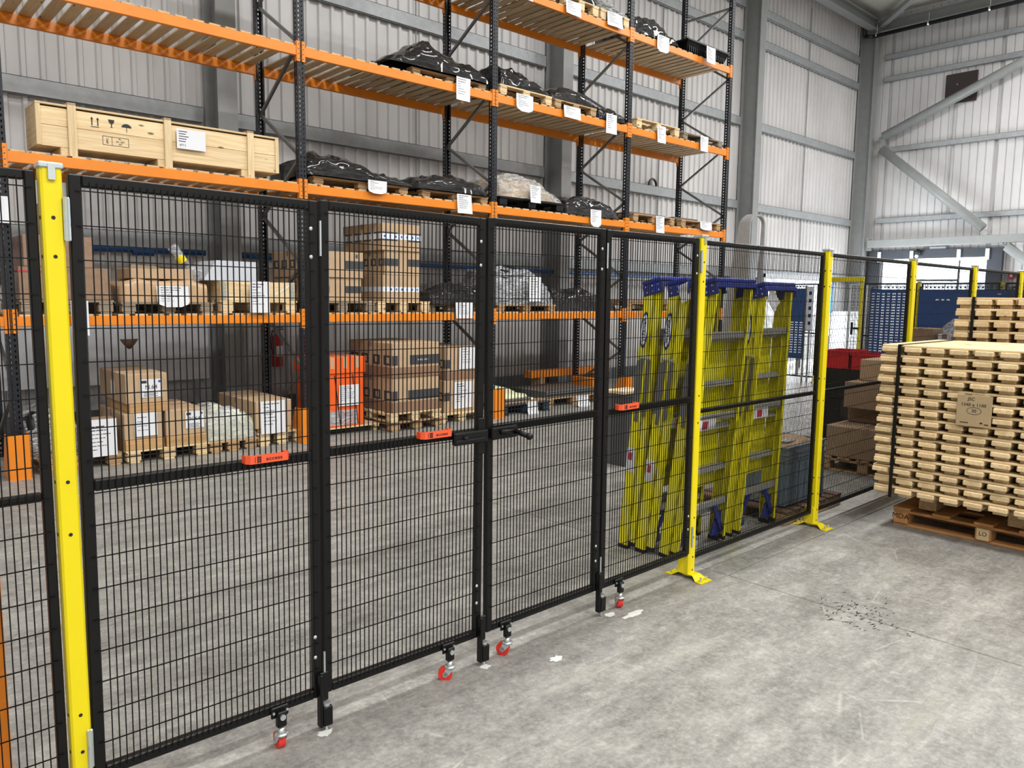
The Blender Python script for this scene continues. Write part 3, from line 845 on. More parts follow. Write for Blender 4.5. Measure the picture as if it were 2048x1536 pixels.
# ---------------------------------------------------------------- loads: first shelf (waist-high beam level)
D0 = LV[0][1] + .018
D1 = LV[1][1] + .018
D2 = LV[2][1] + .018
D3 = LV[3][1] + .018
pallet('weathered grey pallet under the film-wrapped boxes at the left end of the lower shelf', 1.44, .78, .02, 1.0, D0, .13, 'grey_wood')
a = carton('film-wrapped brown box, lower of the two behind the near yellow post', 1.45, 2.21, .08, .9, D0 + .132, 1.885, 'bubble', strip=False)
MB().box(-.003, .2, -.003, .85, .25, .265).build('red_tape', 'red_ink', a)
sheet(a, .38, .525, -.33, -.005, -.13, 3, 9)
carton('brown box with film stacked on the film-wrapped box at the left end', 1.5, 2.08, .1, .85, 1.886, 2.175, 'bubble', strip=False)
carton('small pale carton on top of the leftmost box stack', 1.72, 2.0, .25, .6, 2.176, 2.5, 'card', sheets=[(.45, .95, .05, .8)])
pallet('weathered grey pallet under the crumpled brown package', 2.28, .90, .02, 1.0, D0, .115, 'grey_wood')
wrapped('wide crumpled brown package in clear film with a white notice', 2.32, 3.12, .03, .8, D0 + .117, [(0, .20), (.15, .225), (.5, .215), (.8, .235), (1, .19)], 'wrapped_card', 21, .008,
        sheets=[(2.60, 2.91, 1.52, 1.73)], p=.18, taper=.02)
a = carton('open brown carton with raised flaps on the crumpled package', 2.40, 3.0, .1, .6, 1.80, 1.905, 'card', strip=False)
MB().add([(0, 0, .105), (.28, 0, .105), (.26, .1, .13), (.04, .1, .14)], [(0, 1, 2, 3), (3, 2, 1, 0)]).add([(.3, .5, .105), (.6, .5, .105), (.55, .42, .13), (.3, .4, .125)], [(0, 1, 2, 3), (3, 2, 1, 0)]).build('flap', 'card_dark', a)
t = thing('plastic_bag', 'twisted clear plastic bag tied with yellow tape above the brown package', 'bag', rk(3.02, .25, 1.79), RA)
lump([(0, .22), (.3, .16), (.6, .13), (1, .03)], .38, .3, 16, 12, .8, .03, 31, .5).build('bag', 'white_film', t, smooth=True)
MB().tube((.02, .12, .17), (-.13, .12, .36), .035, 10, .055).build('bag_neck', 'white_film', t, smooth=True)
MB().tube((-.02, .12, .2), (-.06, .12, .26), .05, 12).build('yellow_tape', 'yellow', t)
pallet('pale pallet under the hinged timber collar', 3.25, .87, .02, 1.0, D0, .135, 'wood')
t = thing('pallet_collar', 'hinged timber pallet collar with a white notice on the lower shelf', 'pallet collar', rk(3.26, .03, D0 + .137), RA)
for y in (0, .92): put('board', bmesh_box('board', .85, .02, .2, 'wood', .003), t, (.425, y + .01, 0))
for x in (0, .83): put('board', MB().cbox(0, .02, .02, .92, 0, .2, .003).mesh('board', 'wood_y'), t, (x, 0, 0))
for x in (.03, .80):
    b = MB()
    for k in range(5): b.box(x - .028, x + .028, -.004, 0, .01 + k * .038, .035 + k * .038)
    b.tube((x, -.006, 0), (x, -.006, .2), .007, 8).build('hinge', 'zinc', t)
sheet(t, .29, .51, -.13, .205, -.06, 5, 8)
MB().bar((.6, -.004, .06), (.78, -.004, .17), .004, .012).build('scratch_mark', 'paper', t)
t = thing('foam_block', 'light grey sloping foam block lying in the timber collar', 'foam block', rk(3.12, .1, 1.62), RA)
MB().prism([(0, .18), (.56, .18), (.56, .385), (.13, .39), (.0, .2)], 1, 0, .6).build('block', 'grey_board', t)
MB().box(.15, .5, .05, .55, .0, .18).build('core', 'grey_board', t)
pallet('grey pallet under the two dark-banded boxes behind the second gate leaf', 4.27, .9, .05, 1.0, D0, .13, 'grey_wood')
B2 = [(0, .42, .36, .66), (.69, 1, .36, .66)]
carton('dark-banded brown box, lower one beside the tall stack', 4.28, 5.02, .14, .95, D0 + .132, 1.862, 'card', B2)
carton('dark-banded brown box, upper one beside the tall stack', 4.26, 5.05, .12, .95, 1.864, 2.17, 'card', [(0, .4, .34, .66), (.66, 1, .34, .66)], marks=[(.87, .84, '8', .07)])
pallet('new pale pallet with arched cut-outs under the tall box stack', 5.17, .80, .03, .9, D0, .137, 'wood')
carton('brown box with white printed tape, bottom one of the tall stack', 5.30, 5.85, .09, .80, D0 + .139, 1.912, 'card', None, strip=False, tape=(.36, .55))
carton('dark-banded brown box, middle one of the tall stack', 5.32, 5.85, .09, .80, 1.913, 2.212, 'card', [(0, .38, .38, .68), (.66, 1, .38, .68)])
carton('wide box with white printed tape across dark bands, top of the tall stack', 5.27, 5.85, .07, 1.0, 2.213, 2.545, 'card', [(0, .4, .36, .68), (.66, 1, .36, .68)], tape=(.42, .62))
pallet('pallet hidden under the black wrapped load on the lower shelf', 5.98, .8, .1, .9, D0, .1, 'grey_wood')
wrapped('low black film bundle with a notice on the lower shelf, beside the tall box stack', 5.99, 6.86, .02, .95, D0 + .102, [(0, .18), (.3, .27), (.7, .29), (1, .22)], seed=41, wr=.016, sheets=[(6.34, 6.64, 1.37, 1.58)])
pallet('brown pallet under the grey film-wrapped hump', 7.13, 1.15, .04, .95, D0, .10, 'old_wood')
wrapped('silvery film-wrapped hump with a white notice on the lower shelf', 7.13, 8.27, .05, .9, D0 + .102, [(0, .5), (.25, .5), (.6, .5), (.85, .36), (1, .16)], 'white_film', 43, .03, sheets=[(7.66, 7.90, 1.60, 1.95)], p=.6, inner='black_plastic')
wrapped('long low black film bundle on the lower shelf right of the silvery hump', 8.30, 9.70, .04, .9, D0 + .002, [(0, .34), (.2, .3), (.55, .34), (.8, .24), (1, .1)], seed=44, wr=.026)
t = pallet('flat pallet with thin boards on the lower shelf behind the ladders', 9.95, 1.2, .05, .95, D0, .13, 'old_wood')
carton('thin brown flat pack on the lower shelf behind the ladders', 10.0, 11.1, .1, .9, D0 + .132, D0 + .19, 'card_dark', strip=False)
pallet('second flat pallet at the rack end on the lower shelf', 11.3, 1.2, .05, .95, D0, .13, 'old_wood')

# ---------------------------------------------------------------- loads: second shelf
def crate():
    t = thing('wooden_crate', 'long pale pine crate with three battens and a white notice', 'crate', rk(1.65, .06, D1), RA)
    L, D, z0, z1 = 2.30, .42, .075, .455
    for k, (a, c) in enumerate(((z0, z0 + .185), (z0 + .188, z1 - .034))):
        for y in (0.0, D - .02): MB().cbox(.02, L - .02, y, y + .02, a, c, .002).build('side_board', 'wood', t)
    MB().cbox(0, L, -.012, .022, z1 - .018, z1, .002).build('lid_edge', 'wood', t)
    for k in range(3): MB().cbox(0, L, .024 + k * .135, .024 + k * .135 + .128, z1 - .018, z1, .002).build('lid_board', 'wood', t)
    for x in (0, L - .02): MB().cbox(x, x + .02, 0, D, z0, z1 - .02, .002).build('end_board', 'wood_y', t)
    for x in (-.0, L - .04): MB().cbox(x, x + .04, -.014, 0.0, z0, z1 - .02, .002).build('corner_strip', 'wood_z', t)
    MB().box(.02, L - .02, .02, D - .02, z0, z0 + .018).build('bottom', 'wood', t)
    for x in (.29, 1.135, 1.98):
        MB().cbox(x - .035, x + .035, -.026, -.001, .0, z1 + .02, .002).build('batten', 'wood_z', t)
        MB().cbox(x - .035, x + .035, D, D + .025, .0, z1 + .02, .002).build('batten', 'wood_z', t)
        MB().cbox(x - .035, x + .035, -.026, D + .025, z1 + .001, z1 + .022, .002).build('top_batten', 'wood_y', t)
        MB().cbox(x - .1, x + .035, 0.0, D, .0, z0 - .002, .003).build('skid', 'wood_y', t)
    b = MB(); f = -.0015
    # handling symbols: two arrows, glass, umbrella
    for x in (.46, .51): b.box(x - .005, x + .005, f, 0, .31, .37); b.prism([(x - .013, .365), (x + .013, .365), (x, .388)], 1, f, 0)
    b.box(.45, .52, f, 0, .295, .301)
    b.prism([(.60, .385), (.655, .385), (.648, .355), (.632, .342), (.632, .315), (.645, .311), (.61, .311), (.623, .315), (.623, .342), (.607, .355)], 1, f, 0)
    pts = [(.76 + .045 * cos(pi - pi * i / 10), .33 + .035 * sin(pi * i / 10)) for i in range(11)]
    b.prism(pts[::-1], 1, f, 0); b.box(.758, .763, f, 0, .285, .335)
    # wheat-stamp frame
    for (x0, x1, z0_, z1_) in ((.545, .775, .225, .229), (.545, .775, .145, .149), (.545, .549, .145, .229), (.771, .775, .145, .229), (.625, .629, .145, .229)):
        b.box(x0, x1, f, 0, z0_, z1_)
    b.build('handling_marks', 'ink', t)
    text('lettering', 'IPPC', .026, 'ink', t, (.588, -.0018, .187), (pi / 2, -pi / 2, 0))
    for k, s_ in enumerate(('PL-', '24 - 457', 'HT')): text('lettering', s_, .022, 'ink', t, (.70, -.0018, .212 - k * .024))
    o = MB().box(1.215, 1.50, -.032, -.03, .20, .395).build('notice', 'paper', t)
    p = MB(); rnd = random.Random(4)
    for k in range(5): p.box(1.235, 1.235 + rnd.uniform(.06, .15), -.0335, -.032, .365 - k * .024, .372 - k * .024)
    p.build('print', 'ink', o)
    text('lettering', 'QTY 2', .022, 'blackink', o, (1.27, -.0335, .236))
crate()
pallet('pallet under the first black wrapped load of the second shelf', 4.35, 1.3, .04, .95, D1, .10, 'old_wood')
wrapped('large black film bundle at the left of the second shelf, sloping down to the right', 4.26, 5.72, -.02, 1.0, D1 + .102, [(0, .17), (.15, .25), (.42, .24), (.6, .16), (.85, .08), (1, .03)], seed=51, wr=.03, sheets=[(5.02, 5.28, 2.865, 3.02)])
pallet('pallet under the second black wrapped load of the second shelf', 5.85, 1.1, .04, .95, D1, .10, 'old_wood')
wrapped('wide flat black film bundle on the second shelf just left of an upright', 5.78, 6.94, -.02, 1.0, D1 + .102, [(0, .12), (.3, .20), (.6, .22), (.85, .18), (1, .07)], seed=52, wr=.026, sheets=[(6.36, 6.60, 2.74, 2.985)])
t = thing('plastic_pallet', 'black plastic pallet under the clear film-wrapped sacks', 'pallet', rk(7.15, .03, D1), RA)
MB().box(0, 1.25, 0, .95, .115, .14).build('deck', 'black_plastic', t)
for x in (.07, .62, 1.18):
    for y in (.07, .475, .88): put('block', bmesh_box('block', .14, .14, .1, 'black_plastic', .012), t, (x, y, .015))
    put('runner', MB().cbox(-.07, .07, 0, .95, 0, .015, .003).mesh('runner', 'black_plastic'), t, (x, 0, 0))
wrapped('beige sacks in clear film with a white notice on a black plastic pallet', 7.16, 8.40, .03, .95, D1 + .142, [(0, .28), (.3, .32), (.62, .30), (.85, .16), (1, .04)], 'clear_film', 53, .03, sheets=[(7.65, 7.86, 2.99, 3.23)], p=.55, inner='beige')
wrapped('black film bundle with a torn top and a hanging notice, right of the beige sacks', 8.46, 9.68, -.02, 1.0, D1 + .002, [(0, .24), (.35, .30), (.55, .3), (.8, .22), (1, .06)], seed=54, wr=.024, sheets=[(8.92, 9.16, 2.74, 3.0)])
pallet('left of the two flat pallets at the right end of the second shelf', 9.98, 1.12, .0, .95, D1, .13, 'old_wood')
t = thing('flat_pack', 'thin dark flat sheets on the left flat pallet of the second shelf', 'flat pack', rk(10.0, .1, D1 + .132), RA)
MB().cbox(0, .95, 0, .8, 0, .03, .004).build('sheets', 'flat_grey', t); MB().cbox(.1, .5, .1, .6, .03, .05, .004).build('lath', 'old_wood', t)
sheet(t, .53, .76, -.28, -.005, -.13, 61, 9)
pallet('right of the two flat pallets at the right end of the second shelf', 11.28, 1.22, .0, .95, D1, .13, 'old_wood')
t = thing('flat_pack', 'thin dark flat sheets on the right flat pallet of the second shelf', 'flat pack', rk(11.2, .1, D1 + .132), RA)
MB().cbox(0, .7, 0, .8, 0, .04, .004).build('sheets', 'flat_grey', t)
sheet(t, .60, .95, -.15, .0, -.13, 62, 6, rounded=True)

# ---------------------------------------------------------------- loads: third shelf
pallet('pallet under the tallest black wrapped load of the third shelf', 5.7, 1.2, .04, .95, D2, .08, 'old_wood')
wrapped('tall pointed black film bundle, leftmost load of the third shelf', 5.30, 6.94, -.02, 1.0, D2 + .082, [(0, .02), (.16, .13), (.38, .34), (.55, .28), (.8, .22), (1, .12)], seed=71, wr=.03, sheets=[(6.33, 6.56, 4.16, 4.45)])
pallet('pale pallet showing its corner under the black load right of the middle upright', 7.1, 1.0, .0, .95, D2, .13, 'wood')
wrapped('crumpled black film bundle right of the middle upright on the third shelf', 7.15, 8.10, .0, .95, D2 + .132, [(0, .27), (.3, .25), (.6, .19), (1, .04)], seed=72, wr=.035, sheets=[(7.37, 7.69, 4.2, 4.43)])
pallet('pallet under the dome-shaped black load on the third shelf', 8.15, .9, .0, .95, D2, .12, 'old_wood')
wrapped('smooth dome-shaped black film bundle on the third shelf', 8.12, 9.1, .0, .98, D2 + .122, [(0, .13), (.3, .24), (.6, .22), (1, .05)], seed=73, wr=.014, sheets=[(8.3, 8.65, 4.26, 4.43)], p=.5)
wrapped('long thin black film bundle on the third shelf beside an upright', 9.12, 9.74, -.02, .95, D2 + .002, [(0, .2), (.5, .19), (1, .14)], seed=74, wr=.026, sheets=[(9.23, 9.47, 4.17, 4.465)])
t = pallet('pale empty pallet with a hanging notice on the third shelf', 10.0, 1.15, .0, .95, D2, .15, 'wood')
sheet(t, .49, .72, -.17, .1, -.03, 75, 9)
pallet('dark weathered pallet at the right end of the third shelf', 11.25, 1.2, .0, .95, D2, .11, 'grey_wood')
t = thing('flat_pack', 'thin grey flat pack with a hanging notice on the dark pallet of the third shelf', 'flat pack', rk(11.2, .08, D2 + .112), RA)
MB().cbox(0, .8, 0, .8, 0, .03, .004).build('sheets', 'flat_grey', t)
sheet(t, .5, .74, -.26, .0, -.11, 76, 9)

# ---------------------------------------------------------------- loads: top shelf
t = pallet('pale pallet at the left of the top shelf with a notice at the picture edge', 7.15, 1.0, .0, .95, D3, .144, 'wood')
sheet(t, .18, .50, -.14, .12, -.03, 81, 7)
pallet('pale pallet under the black load at the top edge of the picture', 8.3, .75, .0, .95, D3, .15, 'wood')
wrapped('black film bundle on the top shelf with a notice, cut by the picture edge', 8.1, 9.05, .0, .95, D3 + .152, [(0, .3), (.5, .28), (1, .1)], seed=82, wr=.03, sheets=[(8.3, 8.62, 5.70, 5.89)])
pallet('pale pallet beside the top shelf upright under grey film', 9.08, .68, .0, .95, D3, .15, 'wood')
wrapped('crumpled grey and black film bundle on the top shelf left of an upright', 9.08, 9.76, .0, .95, D3 + .152, [(0, .16), (.4, .13), (1, .06)], 'clear_film', 83, .03, sheets=[(9.2, 9.55, 5.75, 5.95)], inner='black_plastic')
wrapped('humped black film bundle right of the upright on the top shelf', 9.95, 11.12, .0, .95, D3 + .01, [(0, .3), (.35, .34), (.6, .24), (1, .07)], seed=84, wr=.03, sheets=[(10.42, 10.73, 5.63, 5.89)])
t = thing('plastic_tray', 'black plastic tray with flared rim at the right end of the top shelf', 'tray', rk(11.28, .02, D3), RA)
b = MB()
for (x0, y0, x1, y1, ox, oy) in ((0, 0, 1.1, 0, 0, -.07), (1.1, 0, 1.1, .8, .07, 0), (1.1, .8, 0, .8, 0, .07), (0, .8, 0, 0, -.07, 0)):
    b.add([(x0, y0, 0), (x1, y1, 0), (x1 + (x1 - .55) * .12, y1 + (y1 - .4) * .16, .17), (x0 + (x0 - .55) * .12, y0 + (y0 - .4) * .16, .17)], [(0, 1, 2, 3), (3, 2, 1, 0)])
b.box(0, 1.1, 0, .8, 0, .01).build('tub', 'black_plastic', t)
b = MB()
for k in range(19): b.box(.03 + k * .057, .045 + k * .057, -.035, -.0, .01, .16)
b.build('ribs', 'black_plastic', t)
MB().box(-.08, 1.18, -.085, -.06, .16, .185).box(-.08, 1.18, .86, .885, .16, .185).box(-.08, -.06, -.07, .87, .16, .185).box(1.16, 1.18, -.07, .87, .16, .185).build('rim', 'black_plastic', t)
sheet(t, .40, .67, -.12, .15, -.12, 85, 9)

# notice at the left edge of the picture hanging under the crate shelf
t = thing('hanging_notice', 'white notice hanging at the left edge of the picture under the crate shelf', 'notice', rk(1.26, -.05, 2.25), RA)
sheet(t, -.06, .13, 0, .23, 0, 90, 5, curl=.02)
MB().box(0, .004, -.002, 0, .2, .55).build('tie', 'black_wire', t)

# ---------------------------------------------------------------- floor-level loads under the rack
pallet('brown pallet at the left end of the floor row behind the near post', 1.50, .70, -.12, 1.0, 0, .125, 'old_wood')
wrapped('dull silver film-wrapped roll behind the orange foot guard and near post', 1.44, 1.86, .0, .8, .127, [(0, .36), (.4, .44), (1, .36)], 'clear_film', 91, .03, p=.7, inner='black_plastic')
t = carton('small white-fronted carton leaning beside the two boxed pallets', 1.90, 2.15, -.12, .1, .127, .46, 'card_dark', strip=False)
sheet(t, 0.0, .25, -.02, .335, -.006, 92, 7, curl=.004, title=1, rounded=False)
pallet('pale pallet carrying two cartons on split collars, second in the floor row', 2.22, .80, -.15, 1.0, 0, .128, 'wood')
for k, (a, c, nm) in enumerate(((2.22, 2.575, 'left'), (2.60, 2.99, 'right'))):
    t = thing('wooden_riser', 'pale timber riser under the %s low carton of the second floor pallet' % nm, 'riser', rk(a, -.15, .13), RA)
    MB().cbox(0, c - a, 0, .8, 0, .10, .003).build('board', 'chip', t)
t = carton('brown carton with a white typed notice, low left on the second floor pallet', 2.215, 2.57, -.14, .75, .232, .49, 'card')
sheet(t, .09, .30, .03, .26, -.006, 93, 4, curl=.004, title=1)
t = carton('brown carton with a blue-dotted shipping label, low right on the second floor pallet', 2.60, 2.985, -.14, .7, .232, .495, 'card')
label_plate(t, .19, .375, .06, .235, 'N.64')
t = thing('wooden_riser', 'pale chipboard riser under the topmost carton of the second floor pallet', 'riser', rk(2.27, -.14, .492), RA)
MB().cbox(0, .375, 0, .85, 0, .09, .004).build('block', 'chip', t)
t = carton('topmost carton with shipping labels on two sides, on the second floor pallet', 2.245, 2.63, -.13, .78, .584, .80 + .075, 'card')
label_plate(t, .13, .335, .055, .235, 'N.64')
MB().box(-.002, 0, .38, .5, .06, .2).build('side_label', 'paper', t)
pallet('old pallet under the clear bag of pale castings', 3.02, .52, -.15, .9, 0, .12, 'old_wood')
wrapped('clear bag of pale castings with a white notice on the floor row', 3.0, 3.56, -.12, .6, .122, [(0, .30), (.4, .34), (.8, .26), (1, .16)], 'clear_film', 94, .03, sheets=[(3.20, 3.40, .12, .43)], p=.6, inner='leaf_mix')
b_ = bpy.data.objects[-1] if False else None
pallet('pale pallet under the carton with a hanging white notice', 3.56, .57, -.12, 1.0, .0, .15, 'wood')
t = carton('long brown carton with large notice beside the orange foot guard', 3.54, 3.96, -.12, .95, .2, .50, 'card')
sheet(t, .05, .33, -.06, .30, -.01, 95, 7, curl=.006)
t = thing('wooden_riser', 'pale timber bearer under the long brown carton with the large notice', 'riser', rk(3.58, -.1, .152), RA)
MB().cbox(0, .36, 0, .9, 0, .046, .003).build('board', 'wood', t)
t = thing('low_pallet', 'pale low pallet with upright feet under the orange cartons', 'pallet', rk(4.36, -.02, 0), RA)
for k in range(6): put('deck_board', bmesh_box('deck_board', .80, .12, .02, 'wood', .003), t, (.41, .07 + k * .14, .075))
for x in (.04, .77):
    for y in (.08, .76): put('foot', bmesh_box('foot', .06, .09, .055, 'wood', .004), t, (x, y, 0))
    put('cross_member', MB().cbox(-.03, .03, .0, .86, .055, .075, .003).mesh('cross_member', 'wood_y'), t, (x, 0, 0))
a = carton('tall orange carton under clear film with a white notice', 4.44, 4.95, 0.0, .75, .097, .735, 'orange_carton', strip=False)
sheet(a, .17, .44, .25, .50, -.012, 96, 8, curl=.004)
MB().box(.05, .42, -.004, -.002, .02, .2).build('film_patch', 'white_film', a)
for x in (.12, .36): MB().bar((x, -.006, .62), (x + .07, -.006, .02), .008, .003, (0, 1, 0)).build('strap', 'black_wire', a)
a = carton('orange lid carton with pale tape strips on the tall orange carton', 4.42, 4.97, -.02, .77, .737, .93, 'orange_carton', strip=False)
for x in (.08, .25, .42): MB().box(x, x + .05, -.002, .78, .06, .1945).build('pale_tape', 'card', a)
pallet('worn grey pallet at the bottom of the two under the big banded boxes', 5.18, .80, -.25, 1.1, 0, .12, 'old_wood')
pallet('pale upper pallet directly under the big banded boxes', 5.14, .78, -.28, 1.0, .122, .115, 'wood')
carton('big brown box with dark bands, lower of the two on the floor row', 5.20, 5.90, -.26, .75, .24, .665, 'card', [(0, .10, .34, .62), (.32, 1, .34, .62)], low=.3)
a = carton('big brown box with dark printed bands, upper of the two on the floor row', 5.19, 5.90, -.27, .75, .667, 1.09, 'card', [(0, .11, .36, .64), (.36, 1, .36, .64)], low=.3)
text('lettering', 'BLACK MAT', .03, 'paper', a, (.45, -.0035, .21))
pallet('pale pallet under the pair of boxes beside the handled gate joint', 6.02, .78, -.1, 1.0, 0, .12, 'wood')
a = carton('brown box with a large white notice, lower of two by the gate joint', 6.18, 6.76, -.0, .9, .122, .55, 'card', [(0, .14, .36, .62)])
sheet(a, .15, .48, .04, .40, -.006, 97, 9, curl=.003)
a = carton('brown box with a white notice, upper of the pair by the gate joint', 6.20, 6.76, .0, .9, .552, .99, 'card', [(0, .13, .36, .62)], low=.25)
sheet(a, .22, .50, .14, .43, -.006, 98, 6, curl=.003)
t = thing('plastic_pallet', 'dark slate plastic pallet on the floor with a white paper tag', 'pallet', rk(7.10, -.12, 0), RA)
MB().cbox(0, .95, 0, .9, .125, .15, .006).build('deck', 'navy_plastic', t)
for x in (.07, .475, .88):
    for y in (.07, .45, .83): put('block', bmesh_box('block', .12, .12, .11, 'navy_plastic', .012), t, (x, y, .015))
    put('runner', MB().cbox(-.06, .06, 0, .9, 0, .015, .003).mesh('runner', 'navy_plastic'), t, (x, 0, 0))
sheet(t, .40, .62, -.0, .18, -.06, 99, 5, curl=.03)
t = thing('foam_sheet', 'pale yellow foam sheet curled over scrap card on the dark plastic pallet', 'packing foam', rk(7.08, -.05, .152), RA)
lump([(0, .24), (.35, .2), (.7, .10), (1, .03)], .85, .7, 20, 14, .7, .02, 100, .3).build('foam', 'cream_film', t, smooth=True)
MB().cbox(.05, .9, -.04, .1, 0, .03, .004).build('card_strip', 'card_dark', t)
MB().cbox(.12, .6, -.03, .25, .031, .075, .01).build('grey_wrap', 'flat_grey', t)
pallet('pallet under stacked grey sheets at the foot of the middle column', 8.2, 1.2, .10, 1.0, 0, .135, 'old_wood')
t = thing('sheet_stack', 'stack of dark grey sheets with a paper tag on the floor pallet by the column', 'sheet stack', rk(8.15, .12, .137), RA)
for k in range(4): MB().cbox(.02 * k, 1.25 - .03 * k, .02 * (k % 2), .85, .025 * k, .025 * k + .022, .004).build('plate', 'flat_grey', t)
sheet(t, .46, .74, -.15, .04, -.24, 101, 4, curl=.05, rounded=True)
t = thing('rack_beam_bundle', 'spare orange rack beams lying against the wall behind the rack end', 'beam bundle', rk(8.95, 1.25, 0), RA)
for k in range(3): MB().cbox(0, 2.0, .07 * k, .07 * k + .055, .30 + .0 * k, .42, .005).build('beam', 'orange', t)
for x in (.2, 1.6): MB().cbox(x, x + .12, 0, .22, 0, .3, .004).build('bearer', 'old_wood', t)
t = thing('orange_barrier', 'orange steel guard end on the floor behind the third upright', 'rack guard', rk(9.55, .4, 0), RA)
MB().cbox(0, .08, 0, .5, 0, .34, .01).box(-.1, .18, 0, .5, 0, .01).build('guard', 'orange', t)

# extinguishers on the wall
for k, x in enumerate((4.95, 5.42)):
    t = thing('fire_extinguisher', ['red fire extinguisher on the long wall, seen left of the gate hinge frame', 'red fire extinguisher partly hidden behind the rack upright'][k], 'extinguisher', (x + .08, WALL_Y - .125, .62))
    MB().cbox(-.06, .06, .076, .09, .25, .33, .004).build('wall_bracket', 'red', t)
    MB().tube((0, 0, 0), (0, 0, .42), .075, 18).sphere((0, 0, .42), .075, 18, 8, (1, 1, .7)).build('cylinder', 'red', t, smooth=False)
    MB().tube((0, 0, .46), (0, 0, .54), .02, 10).box(-.02, .1, -.012, .012, .53, .545).box(-.02, .09, -.012, .012, .56, .57).build('valve', 'black_plastic', t)
    MB().pipe([(0, -.02, .5), (-.09, -.04, .52), (-.12, -.06, .4), (-.1, -.06, .2)], .012, 8).build('hose', 'black_pipe', t)
    MB().box(-.05, .05, -.0775, -.072, .15, .3).build('label_panel', 'paper', t)
t = thing('funnel', 'dark metal funnel fixed to the long wall behind the left boxes', 'funnel', (3.0, WALL_Y - .2, .92))
MB().tube((0, 0, 0), (0, 0, .16), .02, 12, .12).tube((0, 0, -.14), (0, 0, .0), .02, 10).build('cone', 'brown_wood', t, smooth=True)
MB().box(-.2, .2, .0, .12, .16, .17).build('bracket', 'steel_grey', t)
t = thing('wall_board', 'large white board standing against the long wall behind the left bay', 'board', (1.6, WALL_Y - .24, .02))
MB().cbox(0, 2.4, 0, .04, .5, 1.3, .006).build('panel', 'white_panel', t)
MB().cbox(.1, .16, 0, .05, 0, .5, .006).cbox(2.2, 2.26, 0, .05, 0, .5, .006).build('leg', 'steel_grey', t)

# ---------------------------------------------------------------- safety fence
FY = 2.55
def wires(b, x0, x1, z0, z1, px=.02, pz=.1, r=.0016, y=-.006, ztop=None, ext=.018):
    n = int(round((x1 - x0) / px)) - 1
    for k in range(n):
        x = x0 + (x1 - x0) * (k + 1) / (n + 1)
        b.add([(x - r, y - r, z0), (x + r, y - r, z0), (x + r, y + r, z0), (x - r, y + r, z0), (x - r, y - r, z1), (x + r, y - r, z1), (x + r, y + r, z1), (x - r, y + r, z1)],
              [(0, 1, 5, 4), (1, 2, 6, 5), (2, 3, 7, 6), (3, 0, 4, 7)])
    z = (ztop if ztop else z1) - .035
    while z > z0:
        b.add([(x0 - ext, y + r - r, z - r), (x1 + ext, y, z - r), (x1 + ext, y + 2 * r, z - r), (x0 - ext, y + 2 * r, z - r), (x0 - ext, y, z + r), (x1 + ext, y, z + r), (x1 + ext, y + 2 * r, z + r), (x0 - ext, y + 2 * r, z + r)],
              [(0, 3, 2, 1), (4, 5, 6, 7), (0, 1, 5, 4), (2, 3, 7, 6), (1, 2, 6, 5), (3, 0, 4, 7)])
        z -= pz
def frame(t, w, z0, z1, zm, fw=.035, fd=.03, hm=.035):
    """stiles, rails; local x 0..w, y 0..fd"""
    for (a, c) in ((0, fw), (w - fw, w)):
        MB().cbox(a, c, 0, fd, z0, z1, .004).build('stile', 'black', t)
    for (a, c) in ((z0, z0 + fw), (zm - hm / 2, zm + hm / 2), (z1 - fw, z1)):
        MB().cbox(fw, w - fw, 0, fd, a, c, .004).build('rail', 'black', t)
    b = MB(); wires(b, fw, w - fw, z0 + .02, z1 - .02, ztop=z1 - .012)
    tag(b.build('wire_mesh', 'black_wire', t), kind='stuff')
def fence_post(x, label, y=FY, h=2.02, gate=False):
    t = thing('fence_post', label, 'post', (x, y, 0))
    w = .055; r = .006
    MB().cbox(-w / 2, w / 2, -.025, .025, .012, h, .006).build('post', 'yellow', t)
    b = MB()
    for z in (.05, .13, .25, .37, .94, 1.10, 1.76, 1.87):
        if z < .2 and not gate: pass
        b.tube((0, -.0252, z), (0, -.0262, z), .0055, 10)
        b.tube((-w / 2 - .0002, 0, z), (-w / 2 - .0012, 0, z), .0055, 10)
    b.build('bolt_hole', 'blackink', t)
    MB().cbox(-w / 2 - .004, w / 2 + .004, -.03, .03, h - .012, h + .004, .003).box(-.009, .009, -.033, -.026, h - .045, h).build('cap', 'zinc', t)
    # spread foot with raised spine
    b = MB()
    prof = [(-.13, .004), (-.085, .006), (-.05, .03), (.05, .03), (.085, .006), (.13, .004)]
    n = len(prof); vs = []
    for (yy, zz) in prof:
        hw = .055 if abs(yy) > .08 else .036
        vs += [(-hw, yy, zz), (hw, yy, zz), (-hw, yy, max(0, zz - .004)), (hw, yy, max(0, zz - .004))]
    fs = []
    for i in range(n - 1):
        a = 4 * i; fs += [(a, a + 1, a + 5, a + 4), (a + 2, a + 6, a + 7, a + 3), (a, a + 4, a + 6, a + 2), (a + 1, a + 3, a + 7, a + 5)]
    b.add(vs, fs).build('foot', 'yellow', t)
    MB().cbox(-w / 2 - .008, w / 2 - .012, -.02, .055, .025, .15, .004).build('foot_sleeve', 'yellow', t)
    b = MB()
    for yy in (-.105, .105): b.tube((.03, yy, .006), (.03, yy, .03), .006, 6).tube((-.03, yy, .006), (-.03, yy, .03), .006, 6)
    b.build('anchor_bolt', 'zinc', t)
    return t
PX = [.545, 3.815, 5.40, 6.985, 8.57, 10.155, 11.74, 13.33, 14.95]
